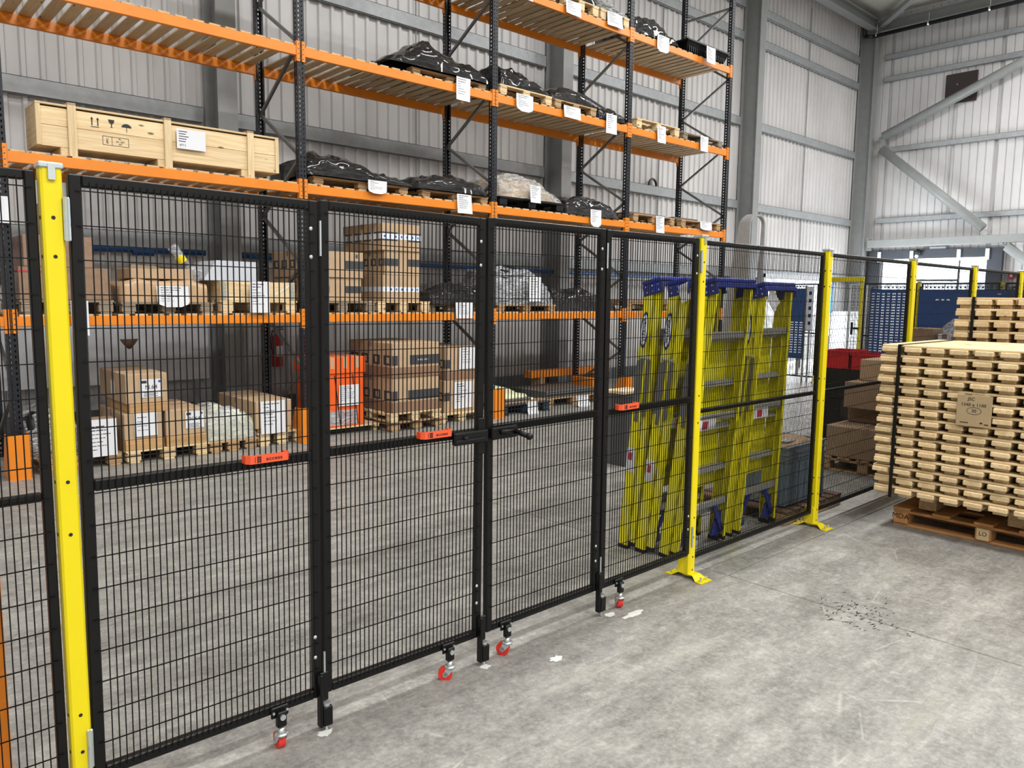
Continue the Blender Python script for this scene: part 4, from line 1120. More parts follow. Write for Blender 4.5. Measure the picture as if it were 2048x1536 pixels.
plab = ['nearest yellow fence post, large at the left of the picture', 'yellow fence post right of the gate, in front of the ladders', 'yellow fence post between the ladders and the timber stack',
        'yellow fence post rising behind the front timber stack', 'yellow fence post just left of the rear timber stack top', 'yellow fence post cut by the right edge of the picture',
        'yellow fence post hidden behind the rear timber stack', 'farthest but one yellow fence post of the near fence line', 'yellow corner fence post of the near fence line']
for x, l in zip(PX, plab): fence_post(x, l)
fl = ['black mesh fence panel left of the near yellow post', 'black mesh fence panel in front of the ladders', 'black mesh fence panel left of the timber stack',
      'black mesh fence panel behind the front timber stack', 'black mesh fence panel over the rear timber stack', 'black mesh fence panel beyond the rear timber stack',
      'far black mesh fence panel, second from the corner post', 'farthest black mesh fence panel of the near line']
pairs = [(-1.05, .545)] + list(zip(PX[1:-1], PX[2:]))
for i, (a, c) in enumerate(pairs):
    t = thing('mesh_fence', fl[i], 'fence panel', (a + .035, FY + (-.004 if i == 0 else .0), 0))
    frame(t, c - a - .07, .10, 2.0, 1.06 if i == 0 else 1.0, .028, .025, .026)
# gate: four hinged leaves on castors
LEAF = [(.590, 1.385), (1.394, 2.182), (2.193, 2.968), (2.978, 3.780)]
ll = ['near (leftmost) black mesh gate leaf, hinged on the big yellow post', 'second black mesh gate leaf from the left, ending at the latch', 'third black mesh gate leaf, right of the latch', 'fourth black mesh gate leaf, hinged on the post by the ladders']
CAST = [1.205, 1.99, 2.305, 3.12]
def castor(t, x, ang):
    """swivel castor under the bottom rail, local origin of leaf"""
    MB().cbox(x - .034, x + .034, -.012, -.002, .122, .165, .004).cbox(x - .018, x + .018, -.03, -.006, .09, .15, .004).build('castor_bracket', 'black', t)
    b = MB()
    for xx in (-.026, .026): b.tube((x + xx, -.016, .145), (x + xx, -.010, .145), .005, 8)
    b.tube((x, -.036, .13), (x, -.03, .13), .011, 12); b.build('bolt', 'zinc', t)
    c = put('castor', MB().tube((0, 0, .055), (0, 0, .085), .012, 12).tube((0, 0, .058), (0, 0, .066), .024, 16).mesh('castor', 'zinc', True), t, (x, -.018, 0), (0, 0, ang))
    f = MB()
    for s_ in (-.0165, .0165): f.prism([(-.018, .058), (.018, .058), (.03, .03), (.022, .022), (.004, .03)], 0, s_ - .0015, s_ + .0015)
    f.build('fork', 'zinc', c)
    w = MB().tube((-.013, .02, .031), (.013, .02, .031), .031, 24); w.build('wheel', 'red_wheel', c, smooth=False)
    MB().tube((-.018, .02, .031), (.018, .02, .031), .012, 12).build('hub', 'zinc', c)
def dome_bolts(t, x, zs):
    b = MB()
    for z in zs: b.sphere((x, -.001, z), .0075, 10, 6, (1, .5, 1))
    b.build('dome_bolt', 'zinc', t, smooth=True)
for i, (a, c) in enumerate(LEAF):
    w = c - a
    sh = (-.014, -.016, .006, .012)[i]   # the leaves hang slightly out of plumb
    t = thing('gate_leaf', ll[i], 'gate leaf', (a + 1.07 * sh, FY - .015, 0), 0, None, (0, -sh / 1.87, 0))
    frame(t, w, .135, 2.0, 1.075)
    castor(t, CAST[i] - a, [-0.08, 0.9, 0.5, -0.55][i])
    inner = w - .022 if i in (0, 1) else .022
    dome_bolts(t, w - .03 if i < 3 else w - .022, (1.80, 1.90, .30, .38))
    if i in (0, 1, 3):   # orange grab handle with lettering
        hx = {0: .575, 1: .505, 3: .16}[i]
        b = MB(); pts = [(-.08, 0), (-.08, -.028), (-.068, -.044), (.068, -.044), (.08, -.028), (.08, 0), (.066, 0), (.066, -.026), (.06, -.03), (-.06, -.03), (-.066, -.026), (-.066, 0)]
        b.prism(pts, 2, 1.085, 1.113)
        o = b.build('grab_handle', 'orange_plastic', t); o.location.x = hx
        text('lettering', 'access', .019, 'blackink', o, (.018, -.0447, 1.099), sx=1.25)
        q = MB(); q.box(-.052, -.0505, -.0455, -.044, 1.089, 1.109)
        for (u, v) in ((-.044, 1.089), (-.044, 1.0965), (-.044, 1.104), (-.036, 1.089), (-.036, 1.0965), (-.036, 1.104)): q.box(u, u + .006, -.0455, -.044, v, v + .006)
        q.build('emblem', 'blackink', o)
    # joint furniture
    if i < 3:
        j = w + .004
        MB().cbox(j - .022, j + .014, -.012, -.002, .12, .235, .003).cbox(j - .03, j - .018, -.03, .0, .025, .235, .003).cbox(j - .018, j + .02, -.034, -.004, .028, .105, .003).build('drop_bolt_bracket', 'black', t)
        MB().tube((j, -.018, .0), (j, -.018, .032), .006, 10).tube((j, -.018, .106), (j, -.018, .118), .014, 12).build('drop_bolt', 'zinc', t)
        dome_bolts(t, j - .004, (.215,))
    b = MB()
    for z in ((1.805, 1.93), (.19, .315)):
        if i == 0: b.cbox(-.019, -.001, -.016, -.004, z[0], z[1], .003); b.tube((-.012, -.018, z[0]), (-.012, -.018, z[1]), .005, 8)
        if i == 3: b.cbox(w + .001, w + .010, -.016, -.002, z[0], z[1], .003); b.tube((w + .006, -.016, z[0]), (w + .006, -.016, z[1]), .0045, 8)
        if i in (0, 2): b.tube((w + .0045, -.006, z[0]), (w + .0045, -.006, z[1]), .0042, 8)
    b.build('hinge', 'zinc', t) if b.v else None
    if i == 1:   # latch housing
        MB().cbox(w - .185, w + .004, -.03, -.004, 1.035, 1.09, .006).cbox(w - .185, w - .02, -.04, -.03, 1.04, 1.06, .004).cbox(w - .04, w, -.012, -.002, .98, 1.14, .003).build('latch_housing', 'black', t)
        dome_bolts(t, w - .018, (1.125, .995)); MB().box(w - .14, w - .12, -.0405, -.03, 1.062, 1.072).build('key_slot', 'blackink', t)
    if i == 2:
        MB().cbox(.008, .16, -.028, -.004, 1.03, 1.085, .006).build('latch_plate', 'black', t)
        MB().tube((.125, -.03, 1.062), (.125, -.135, 1.05), .012, 14).sphere((.125, -.137, 1.05), .0165, 12, 8).tube((.05, -.03, 1.065), (.125, -.04, 1.062), .012, 10).build('latch_knob', 'black', t, smooth=True)
        dome_bolts(t, .148, (1.045,))
# ladders leaning together behind the gate
def step_ladder(label, x, y, lean, wb=.58, wt=.40, h=1.80, warn=True, mark=True, seed=0):
    """folded ladder: tread side away from the fence (+y), rear section towards it (-y)"""
    t = thing('step_ladder', label, 'ladder', (x, y, 0), 0, None, (lean, 0, 0))
    def xe(side, z):   # outer edge at height z
        return wb / 2 + side * (wb + (wt - wb) * z / h) / 2
    for (y0, y1, nm, zb) in ((-.028, .045, 'front_rail', .02), (-.08, -.034, 'rear_rail', .05)):
        for side in (-1, 1):
            b = MB(); zt = h - .06
            a, c = xe(side, zb), xe(side, zt); th = -side * .004; fl_ = -side * .03
            ins = 0 if nm == 'front_rail' else -side * .012
            a += ins; c += ins
            for (u0, u1, v0, v1) in ((0, th, y0, y1), (0, fl_, y0, y0 + .004), (0, fl_, y1 - .004, y1)):
                b.add([(a + u0, v0, zb), (a + u1, v0, zb), (a + u1, v1, zb), (a + u0, v1, zb), (c + u0, v0, zt), (c + u1, v0, zt), (c + u1, v1, zt), (c + u0, v1, zt)],
                      [(0, 1, 5, 4), (1, 2, 6, 5), (2, 3, 7, 6), (3, 0, 4, 7), (0, 3, 2, 1), (4, 5, 6, 7)])
            r_ = b.build(nm, 'yellow_fibre', t)
            MB().cbox(min(a, a + fl_) - .003, max(a, a + fl_) + .003, y0 - .003, y1 + .003, zb - .02, zb + .005, .003).build('foot', 'black_plastic', r_)
    xc = wb / 2
    y0, y1 = -.10, .06
    zt_ = .05
    b = MB(); b.cbox(xc - wt / 2 - .012, xc + wt / 2 + .012, y0, y1, zt_ - .03, zt_, .008)
    b.cbox(xc - wt / 2 - .012, xc - wt / 2 + .002, y0, y1, -.05, zt_ - .03, .004).cbox(xc + wt / 2 - .002, xc + wt / 2 + .012, y0, y1, -.05, zt_ - .03, .004)
    b.cbox(xc - wt / 2, xc + wt / 2, y0, y0 + .012, zt_ - .06, zt_ - .03, .004)
    cap = b.build('top_cap', 'blue', t, loc=(0, 0, h - .065), rot=(-.28, 0, 0))
    b = MB()
    for yy in (-.065, -.02, .03):
        for zz in (zt_ - .045, zt_ - .08): b.sphere((xc - wt / 2 - .013, yy, zz), .0055, 8, 5)
    b.build('rivet', 'zinc', cap)
    for zz in (.27, .56, .85, 1.14, 1.43):
        a, c = xe(-1, zz) + .004, xe(1, zz) - .004
        st = MB().cbox(a, c, -.022, .045, -.018, .006, .003).build('step', 'alu', t, loc=(0, 0, zz), rot=(-.28, 0, 0))
        MB().cbox(a, c, -.028, -.0225, -.034, .004, .002).build('step_edge', 'alu', st)
    # yellow back webs seen between the rails, grey rear bars
    for (za, zb_) in ((.40, 1.40),):
        MB().prism([(xe(-1, za) + .035, za), (xe(1, za) - .035, za), (xe(1, zb_) - .035, zb_), (xe(-1, zb_) + .035, zb_)], 1, .046, .05).build('spine_panel', 'yellow_fibre', t)
    for zz in (.32, .92, 1.45):
        MB().cbox(xe(-1, zz) + .016, xe(1, zz) - .016, -.07, -.05, zz - .022, zz + .022, .003).build('rear_bar', 'alu', t)
    for side in (-1, 1):
        MB().bar((xe(side, .08) - side * .03, -.055, .09), (xe(side, .28) - side * .16, -.055, .30), .035, .012, (0, 1, 0)).build('foot_brace', 'blue', t)
        MB().prism([(xe(side, .03) - side * .034, .05), (xe(side, .03) - side * .15, .07), (xe(side, .2) - side * .09, .2), (xe(side, .24) - side * .034, .24)][::side], 1, -.045, -.034).build('foot_gusset', 'blue', t)
    for (yy, z0_, z1_) in ((-.05, .90, 1.27), (.004, .86, 1.27), (.03, .93, 1.26)):
        a0, a1 = xe(-1, z0_) - .005, xe(-1, z1_) - .005
        MB().bar((a0, yy, z0_), (a1, yy, z1_), .004, .026, (0, 1, 0)).build('spreader_arm', 'brace', t)
    MB().cbox(xe(-1, 1.285) - .008, xe(-1, 1.285) - .002, -.06, .04, 1.275, 1.29, .002).build('spreader_plate', 'zinc', t)
    if mark:   # oval name badge on the left front rail
        zc = 1.46; xx = xe(-1, zc) - .0028; sl = ((xe(-1, 1.6) - xe(-1, 1.3)) / .3); yb = .0125
        o = put('badge', MB().tube((0, 0, 0), (0, 0, .0015), 1, 28).mesh('badge', 'logo_blue'), t, (xx, yb, zc), (0, -pi / 2 + math.atan(sl), 0))
        o.scale = (.118, .029, 1)
        o2 = put('badge_field', MB().tube((0, 0, .0016), (0, 0, .0024), 1, 28).mesh('badge_field', 'paper'), o); o2.scale = (.84, .76, 1)
        R_ = Matrix(((0, 0, -1), (0, 1, 0), (1, 0, 0)))   # text x -> up, text z -> -x (outward)
        tx = put('lettering', text_mesh('WERNER', .038, 'blackink'), t)
        ax = Vector((sl, 0, 1)).normalized(); nz_ = Vector((-1, 0, sl)).normalized(); ay = nz_.cross(ax)
        tx.matrix_local = Matrix(((ax.x, ay.x, nz_.x, xx - .0032), (ax.y, ay.y, nz_.y, yb), (ax.z, ay.z, nz_.z, zc), (0, 0, 0, 1)))
    if warn:
        o = MB().cbox(xe(-1, .86) + .04, xe(-1, .86) + .24, -.078, -.073, .845, .915, .002).build('warning_tag', 'paper', t)
        MB().box(xe(-1, .86) + .09, xe(-1, .86) + .15, -.0795, -.078, .855, .905).build('red_print', 'red_ink', o)
    return t
L1 = step_ladder('leftmost yellow step ladder, the one farthest behind the gate', 3.935, 3.15, .055, .58, .40)
L2 = step_ladder('second yellow step ladder from the left, badge beside the gate frame', 3.945, 3.015, .085, .58, .40)
L3 = step_ladder('third yellow step ladder, behind the yellow post with its steps showing', 3.985, 2.855, .10, .60, .44, 1.80, mark=False)
L4 = step_ladder('rightmost yellow step ladder, beside the grey tote', 4.70, 2.84, .05, .54, .40, 1.78)
for t_, xs, zz in ((L1, .004, .62), (L2, .004, .56)):
    o = MB().box(.024, .028, -.018, .043, zz - .1, zz + .06).build('care_label', 'paper', t_)
    MB().box(.0234, .024, .0, .03, zz - .02, zz + .03).build('print', 'red_ink', o)
sheet(L2, -.0, .11, 1.66, 1.77, -.09, 120, 0, rot=.35, name='paper_tag')
sheet(L4, .12, .22, 1.60, 1.73, -.085, 121, 0, rot=.78, name='paper_tag')
# grey bin behind the ladders
t = thing('waste_bin', 'dark grey open-top bin standing behind the leftmost ladder', 'bin', (5.9, 4.72, 0))
b = MB()
for (a, c) in ((0, 1),):
    b.add([(-.02, 0, 0), (.24, 0, 0), (.24, .24, 0), (-.02, .24, 0), (-.05, -.03, .72), (.27, -.03, .72), (.27, .27, .72), (-.05, .27, .72)], [(0, 3, 2, 1), (0, 1, 5, 4), (1, 2, 6, 5), (2, 3, 7, 6), (3, 0, 4, 7)])
b.build('body', 'dark_plastic', t)
MB().box(-.06, .28, -.04, -.02, .70, .725).box(-.06, .28, .26, .28, .70, .725).box(-.06, -.04, -.02, .26, .70, .725).box(.26, .28, -.02, .26, .70, .725).build('rim', 'dark_plastic', t)
t = thing('timber_offcut', 'pale timber board lying across the grey bin', 'board', (5.83, 4.7, .726))
MB().cbox(0, .36, 0, .26, 0, .03, .004).build('board', 'wood', t)
MB().box(.02, .3, .05, .1, .03, .032).build('mark', 'paper', t)
# grey tote and flat pallet
t = thing('pallet', 'dark brown pallet under the grey tote beside the ladders', 'pallet', (5.24, 2.68, 0))
for k in range(7): put('deck_board', MB().cbox(-.05, .05, 0, .8, .08, .1, .003).mesh('deck_board', 'brown_wood'), t, (.06 + k * .135, 0, 0))
for y in (.05, .4, .75): put('bearer', MB().cbox(0, .93, -.04, .04, 0, .08, .004).mesh('bearer', 'old_wood'), t, (0, y, 0))
t = thing('tote_box', 'grey-blue ribbed plastic tote full of brown parts beside the ladders', 'tote', (5.35, 2.76, .102))
W_, D_, H_ = .62, .42, .46
b = MB()
for (x0, x1, y0, y1) in ((0, W_, 0, .006), (0, W_, D_ - .006, D_), (0, .006, .006, D_ - .006), (W_ - .006, W_, .006, D_ - .006)): b.box(x0, x1, y0, y1, 0, H_)
b.box(0, W_, 0, D_, 0, .008).build('body', 'tote', t)
b = MB()
for (z0_, z1_) in ((H_ - .012, H_), (H_ - .06, H_ - .052), (H_ - .115, H_ - .105)):
    b.box(-.014, W_ + .014, -.014, 0, z0_, z1_).box(-.014, W_ + .014, D_, D_ + .014, z0_, z1_).box(-.014, 0, 0, D_, z0_, z1_).box(W_, W_ + .014, 0, D_, z0_, z1_)
b.build('rim', 'tote', t)
b = MB()
for x in [0.0, .1, .2, .3, .4, .5, .6]: b.box(x, x + .012, -.01, 0, .01, H_ - .11)
for y in [0.02, .13, .26, .38]: b.box(-.01, 0, y, y + .012, .01, H_ - .11)
b.build('rib', 'tote', t)
t = thing('parts_bag', 'brown cardboard and film filling the grey tote', 'packing', (5.38, 2.80, .45))
lump([(0, .1), (.4, .125), (.7, .13), (1, .1)], .56, .34, 18, 12, .5, .012, 130, .2).build('packing', 'card_dark', t, smooth=True)
MB().box(.14, .3, .05, .2, .118, .124).build('film_patch', 'white_film', t)

# tall metal hoop behind the ladders
t = thing('metal_hoop', 'tall aluminium hoop rising above the fence behind the ladders', 'handrail', (8.5, 5.0, 0))
b = MB(); r = .13; pts = [(0, 0)]
hx = .36; top = 2.70
path = [(0, .05)] + [(0, top - r)] + [(r - r * cos(a), top - r + r * sin(a)) for a in [pi / 2 * k / 6 for k in range(1, 7)]] + [(hx - r + r * sin(a), top - r + r * cos(a)) for a in [pi / 2 * k / 6 for k in range(0, 7)]] + [(hx, .05)]
outer = path; th_ = .022
inner_ = []
for i, p in enumerate(path):
    a_ = Vector(path[max(0, i - 1)]); c_ = Vector(path[min(len(path) - 1, i + 1)]); d_ = (c_ - a_).normalized(); n_ = Vector((d_.y, -d_.x)); inner_.append((p[0] + n_.x * th_, p[1] + n_.y * th_))
def depth(z, x): return (.12 + max(0, (top - z)) * .28 * (1 if z > 2.2 else .5 + .5 * z / 2.2)) * (1 - .72 * min(1, max(0, x / hx)))
vs = []
for (p, q) in zip(outer, inner_):
    vs += [(p[0], 0, p[1]), (q[0], 0, q[1]), (p[0], depth(p[1], p[0]), p[1]), (q[0], depth(p[1], p[0]), q[1])]
fs = []
for i in range(len(outer) - 1):
    a = 4 * i; fs += [(a, a + 1, a + 5, a + 4), (a + 2, a + 6, a + 7, a + 3), (a, a + 4, a + 6, a + 2), (a + 1, a + 3, a + 7, a + 5)]
b.add(vs, fs).build('hoop', 'alu', t, smooth=False)
MB().cbox(-.1, .46, -.1, .6, 0, .05, .01).build('base', 'dark_plastic', t)
for z in (.5, 1.0, 1.5): MB().cbox(.02, .34, .05, .3, z, z + .03, .004).build('tread', 'alu', t)

# ---------------------------------------------------------------- timber stacks on the right
def timber_frame(kind, t, hh=.073, nslat=12, last=False):
    L = .15 * (nslat - 1) + .113
    s_end = hh * .46; s_low = hh * .33; s_top = hh * .21
    for k in range(nslat):
        y = -(k * .15) - .0565
        put('slat', bmesh_box('slat' + kind, 1.12, .113, s_end, 'wood', .005), t, (.56 + random.uniform(-.006, .008), y + random.uniform(-.003, .003), s_low))
    for k in range(nslat):
        y = -(k * .15) - .0565
        put('inset_slat', bmesh_box('inset' + kind, 1.04, .086, s_low - .001, 'wood', .003), t, (.565, y + random.uniform(-.004, .004), 0))
    for x in ((.065, .3, .56, .82, 1.05) if not last else (.065, .19, .315, .44, .565, .69, .815, .94, 1.06)):
        put('runner', bmesh_box('runner' + kind, .098, L, s_top, 'wood_y', .003), t, (x, -L / 2, s_low + s_end))
ORD = ['first', 'second', 'third', 'fourth', 'fifth', 'sixth', 'seventh', 'eighth', 'ninth', 'tenth', 'eleventh', 'twelfth', 'thirteenth', 'fourteenth', 'fifteenth', 'sixteenth']
NR = 15; X1, Y1, Z1 = 5.715, 2.27, .256
for k in range(NR):
    lab = 'pale slatted timber pallet of the front stack, %s from the top' % ORD[NR - 1 - k]
    grp = 'lattice pallets of the front stack'
    if k == 0: lab, grp = 'lowest slatted timber pallet of the front stack, just above the orange pallet', grp
    if k == NR - 1: lab, grp = 'topmost slatted timber pallet of the front stack', grp
    t = thing('lattice_pallet', lab, 'lattice pallet', (X1 + random.uniform(-.008, .008), Y1 + random.uniform(-.008, .008) - (.012 if k == 0 else 0), Z1 + .0731 * k), random.uniform(-.003, .003), grp)
    timber_frame('a', t, last=(k == NR - 1))
HR = .0915; X2, Y2 = 7.20, 2.265; NR2 = 16; Z2 = 1.70 - HR * NR2 - .0004 * NR2
for k in range(NR2):
    lab = 'pale slatted timber pallet of the rear stack, %s from the top' % ORD[NR2 - 1 - k]
    if k == NR2 - 1: lab = 'topmost slatted timber pallet of the rear stack'
    if k < NR2 - 5:
        continue
    t = thing('lattice_pallet', lab, 'lattice pallet', (X2 + random.uniform(-.008, .008), Y2 + random.uniform(-.008, .008), Z2 + (HR + .0004) * k), random.uniform(-.003, .003), 'lattice pallets of the rear stack')
    timber_frame('b', t, HR, last=(k == NR2 - 1))
# hidden lower half of the rear stack, same frames on a pallet
zz = Z2
tt = thing('pallet', 'pallet under the rear timber stack, hidden behind the front stack', 'pallet', (8.2, 2.2, 0), pi)
pallet_parts(tt, .9, 1.7, Z2, 'old_wood')
for k in range(NR2 - 5):
    t = thing('lattice_pallet', 'slatted timber pallet hidden low in the rear stack, %s from the bottom' % ORD[k], 'lattice pallet', (X2, Y2, Z2 + (HR + .0004) * k), 0, 'lattice pallets of the rear stack')
    timber_frame('b', t, HR, 12)
t = thing('pallet', 'orange-stained pallet lettered on its blocks, under the front timber stack', 'pallet', (6.70, 2.18, 0), pi)
pallet_parts(t, .8, 1.2, .144, 'orange_wood', 5)
text('lettering', 'MDA', .055, 'blackink', t, (.8 - .0725 + .0665, .055, .074), (pi / 2, 0, pi / 2), 1.0).location = (.7275 + .0668, .056, .074)
MB().cbox(.7275 + .06, .7275 + .0655, .56, .64, .02, .104, .002).build('block_face', 'wood_y', t)
text('lettering', 'LO', .04, 'blackink', t, (.7275 + .0668, .60, .066), (pi / 2, 0, pi / 2))
for k, y in enumerate((2.02, 1.45, .95)):
    t = thing('timber_bearer', ['brown timber bearer on the left end of the orange pallet', 'brown timber bearer mid-way on the orange pallet', 'brown timber bearer at the right end of the orange pallet'][k], 'bearer', (5.95, y - .12, .146))
    MB().cbox(0, .72, 0, .12, 0, .106, .004).build('bearer', 'old_wood', t)
t = thing('strap', 'black plastic strap tied round the front timber stack near its left corner', 'strap', (X1, 2.135, Z1))
b = MB(); ztop = .0731 * NR + .001
b.box(-.014, -.008, -.011, .011, -.004, ztop + .004).box(-.014, 1.135, -.011, .011, ztop, ztop + .004).box(1.13, 1.136, -.011, .011, -.004, ztop)
b.build('band', 'black_plastic', t)
t = thing('strap', 'black plastic strap tied round the rear timber stack near its left corner', 'strap', (X2, 2.13, Z2))
b = MB(); zt2 = (HR + .0004) * NR2 + .001
b.box(-.014, -.008, -.011, .011, -.004, zt2 + .004).box(-.014, 1.135, -.011, .011, zt2, zt2 + .004).box(1.13, 1.136, -.011, .011, -.004, zt2)
b.build('band', 'black_plastic', t)
t = thing('card_sign', 'grey-brown card with handwritten sizes on the front timber stack', 'card sign', (X1 - .012, 1.735, .84), 0, None, (0, 0, -pi / 2 + .0))
MB().cbox(-.005, .205, -.004, 0, -.005, .205, .001).build('card', mat('grey_brown_card', (168, 146, 112), .8), t)
text('lettering', 'JSC', .03, 'blackink', t, (.08, -.0048, .178))
text('lettering', '1340 x 1100', .03, 'blackink', t, (.095, -.0048, .140))
text('lettering', '30', .03, 'blackink', t, (.10, -.0048, .10))
b = MB()
for i in range(28):
    a0, a1 = 2 * pi * i / 28, 2 * pi * (i + 1) / 28
    b.add([(.10 + .045 * cos(a0), -.0046, .10 + .025 * sin(a0)), (.10 + .045 * cos(a1), -.0046, .10 + .025 * sin(a1)), (.10 + .042 * cos(a1), -.0046, .10 + .022 * sin(a1)), (.10 + .042 * cos(a0), -.0046, .10 + .022 * sin(a0))], [(0, 3, 2, 1)])
b.box(.02, .07, -.0052, -.004, .016, .021).box(.14, .155, -.0052, -.004, .018, .028).box(.165, .19, -.0052, -.004, .012, .018)
b.build('pen_marks', 'blackink', t)

# ---------------------------------------------------------------- goods behind the fence on the right
t = thing('pallet', 'wooden pallet under the brown cartons behind the fence, left of the timber stack', 'pallet', (8.35, 3.44, 0), pi)
pallet_parts(t, 1.02, .85, .144, 'old_wood')
def wcarton(label, x0, x1, y0, y1, z0, z1, m='card_dark'):
    t = thing('cardboard_box', label, 'box', (x0, y0, z0))
    MB().cbox(0, x1 - x0, 0, y1 - y0, 0, z1 - z0, .006).build('carton', m, t)
    MB().box(-.0015, x1 - x0 + .0015, (y1 - y0) / 2 - .025, (y1 - y0) / 2 + .025, z1 - z0 - .05, z1 - z0 + .0015).build('tape', 'bubble', t)
    return t
wcarton('large brown carton, lowest on the pallet left of the timber stack', 7.35, 8.3, 2.62, 3.39, .146, .448)
wcarton('brown carton in the middle layer left of the timber stack', 7.75, 8.35, 2.65, 3.36, .45, .60, 'card_dark')
wcarton('brown carton in the upper layer left of the timber stack', 7.6, 8.3, 2.62, 3.345, .602, .865)
wcarton('small tan carton on top, beside the red crates', 7.8, 8.2, 2.7, 3.29, .867, 1.08, 'card')
wcarton('tall brown carton carrying loose boxes beyond the timber stack', 9.3, 10.2, 2.64, 3.45, 0, 1.17)
wcarton('small open carton on the tall brown carton, beside the yellow post', 9.35, 9.65, 3.15, 3.42, 1.172, 1.36)
wcarton('small grey-white carton on the tall brown carton', 9.4, 9.7, 2.98, 3.12, 1.172, 1.30, 'white_panel')
wcarton('small tan carton at the right on the tall brown carton', 9.35, 9.6, 2.72, 2.93, 1.172, 1.34, 'card')
t = thing('wrapped_parcel', 'grey film parcel lying on the loose boxes beyond the timber stack', 'parcel', (9.75, 2.75, 1.172))
lump([(0, .14), (.4, .3), (.7, .26), (1, .1)], .4, .5, 14, 10, .6, .02, 140, .3).build('film', 'white_film', t, smooth=True)
t = thing('tool_cabinet', 'black plastic cabinet under the red crates', 'cabinet', (9.0, 3.72, 0))
MB().cbox(0, .5, 0, .5, .5, .86, .01).cbox(.0, .5, .28, .5, .0, .5, .01).cbox(0, .5, .0, .28, .14, .22, .01).build('body', 'black_plastic', t)
MB().cbox(.1, .4, .02, .26, .0, .14, .01).build('base_box', 'black_plastic', t)
for z in (.55, .7): MB().cbox(-.006, 0, .04, .46, z, z + .12, .004).build('drawer', 'black_plastic', t)
MB().box(-.008, -.004, .3, .36, .06, .16).build('white_label', 'paper', t)
for k, (y0, y1, z1_, lab) in enumerate(((3.92, 4.24, 1.075, 'left red plastic crate on the black cabinet'), (3.60, 3.905, 1.045, 'right red plastic crate beside the tan carton'))):
    t = thing('plastic_crate', lab, 'crate', (9.0, y0, .862))
    h = z1_ - .862; d = y1 - y0; b = MB()
    b.box(0, .45, 0, d, 0, .01).box(0, .008, 0, d, .01, h).box(.442, .45, 0, d, .01, h).box(0, .45, 0, .008, .01, h).box(0, .45, d - .008, d, .01, h)
    b.build('body', 'red', t)
    MB().box(-.012, .462, -.012, 0, h - .02, h).box(-.012, .462, d, d + .012, h - .02, h).box(-.012, 0, 0, d, h - .02, h).box(.45, .462, 0, d, h - .02, h).build('rim', 'red', t)

# ---------------------------------------------------------------- far fence line with louvre boards and gate frame
FX = 15.0
def far_panel(label, y0, y1, zt=2.0):
    t = thing('mesh_fence', label, 'fence panel', (FX, y1, 0), -pi / 2)
    frame(t, y1 - y0, .1, zt, 1.0, .03, .025, .03); return t
YS = [10.3, 8.75, 7.20, 6.38, 5.35, 4.02, 2.62]
far_panel('black mesh panel of the far fence line by the long wall', YS[1] + .04, YS[0] - .04)
far_panel('black mesh panel of the far fence line behind the left louvre board', YS[2] + .04, YS[1] - .04)
far_panel('black mesh panel of the far fence line right of the yellow gate frame', YS[4] + .04, YS[3] - .04)
far_panel('black mesh panel of the far fence line behind the wide louvre board', YS[5] + .04, YS[4] - .04)
far_panel('black mesh panel of the far fence line at the right, above the rear timber stack', YS[6] + .04, YS[5] - .04)
for y, l in zip(YS, ['yellow post of the far fence line against the long wall', 'yellow post of the far fence line left of the louvre board', 'left yellow post of the far gate frame', 'right yellow post of the far gate frame',
                     'yellow post of the far fence line between the louvre boards', 'yellow post of the far fence line above the rear timber stack', 'yellow post of the far fence line at the near corner']):
    if y == 2.62: continue
    t = fence_post(FX, l, y, 2.02)
t = thing('gate_header', 'yellow crossbar of the far gate frame', 'gate frame', (FX, 6.38, 2.03))
MB().cbox(-.03, .03, -.03, .85, 0, .09, .006).build('crossbar', 'yellow', t)
MB().cbox(-.02, .02, -.03, .03, -.004, 0, .001).build('fixing_plate', 'yellow', t)
MB().cbox(-.05, -.03, .12, .15, -1.02, -.78, .003).cbox(-.05, -.03, .0, .15, -.92, -.88, .003).build('handle_plate', 'black', t)
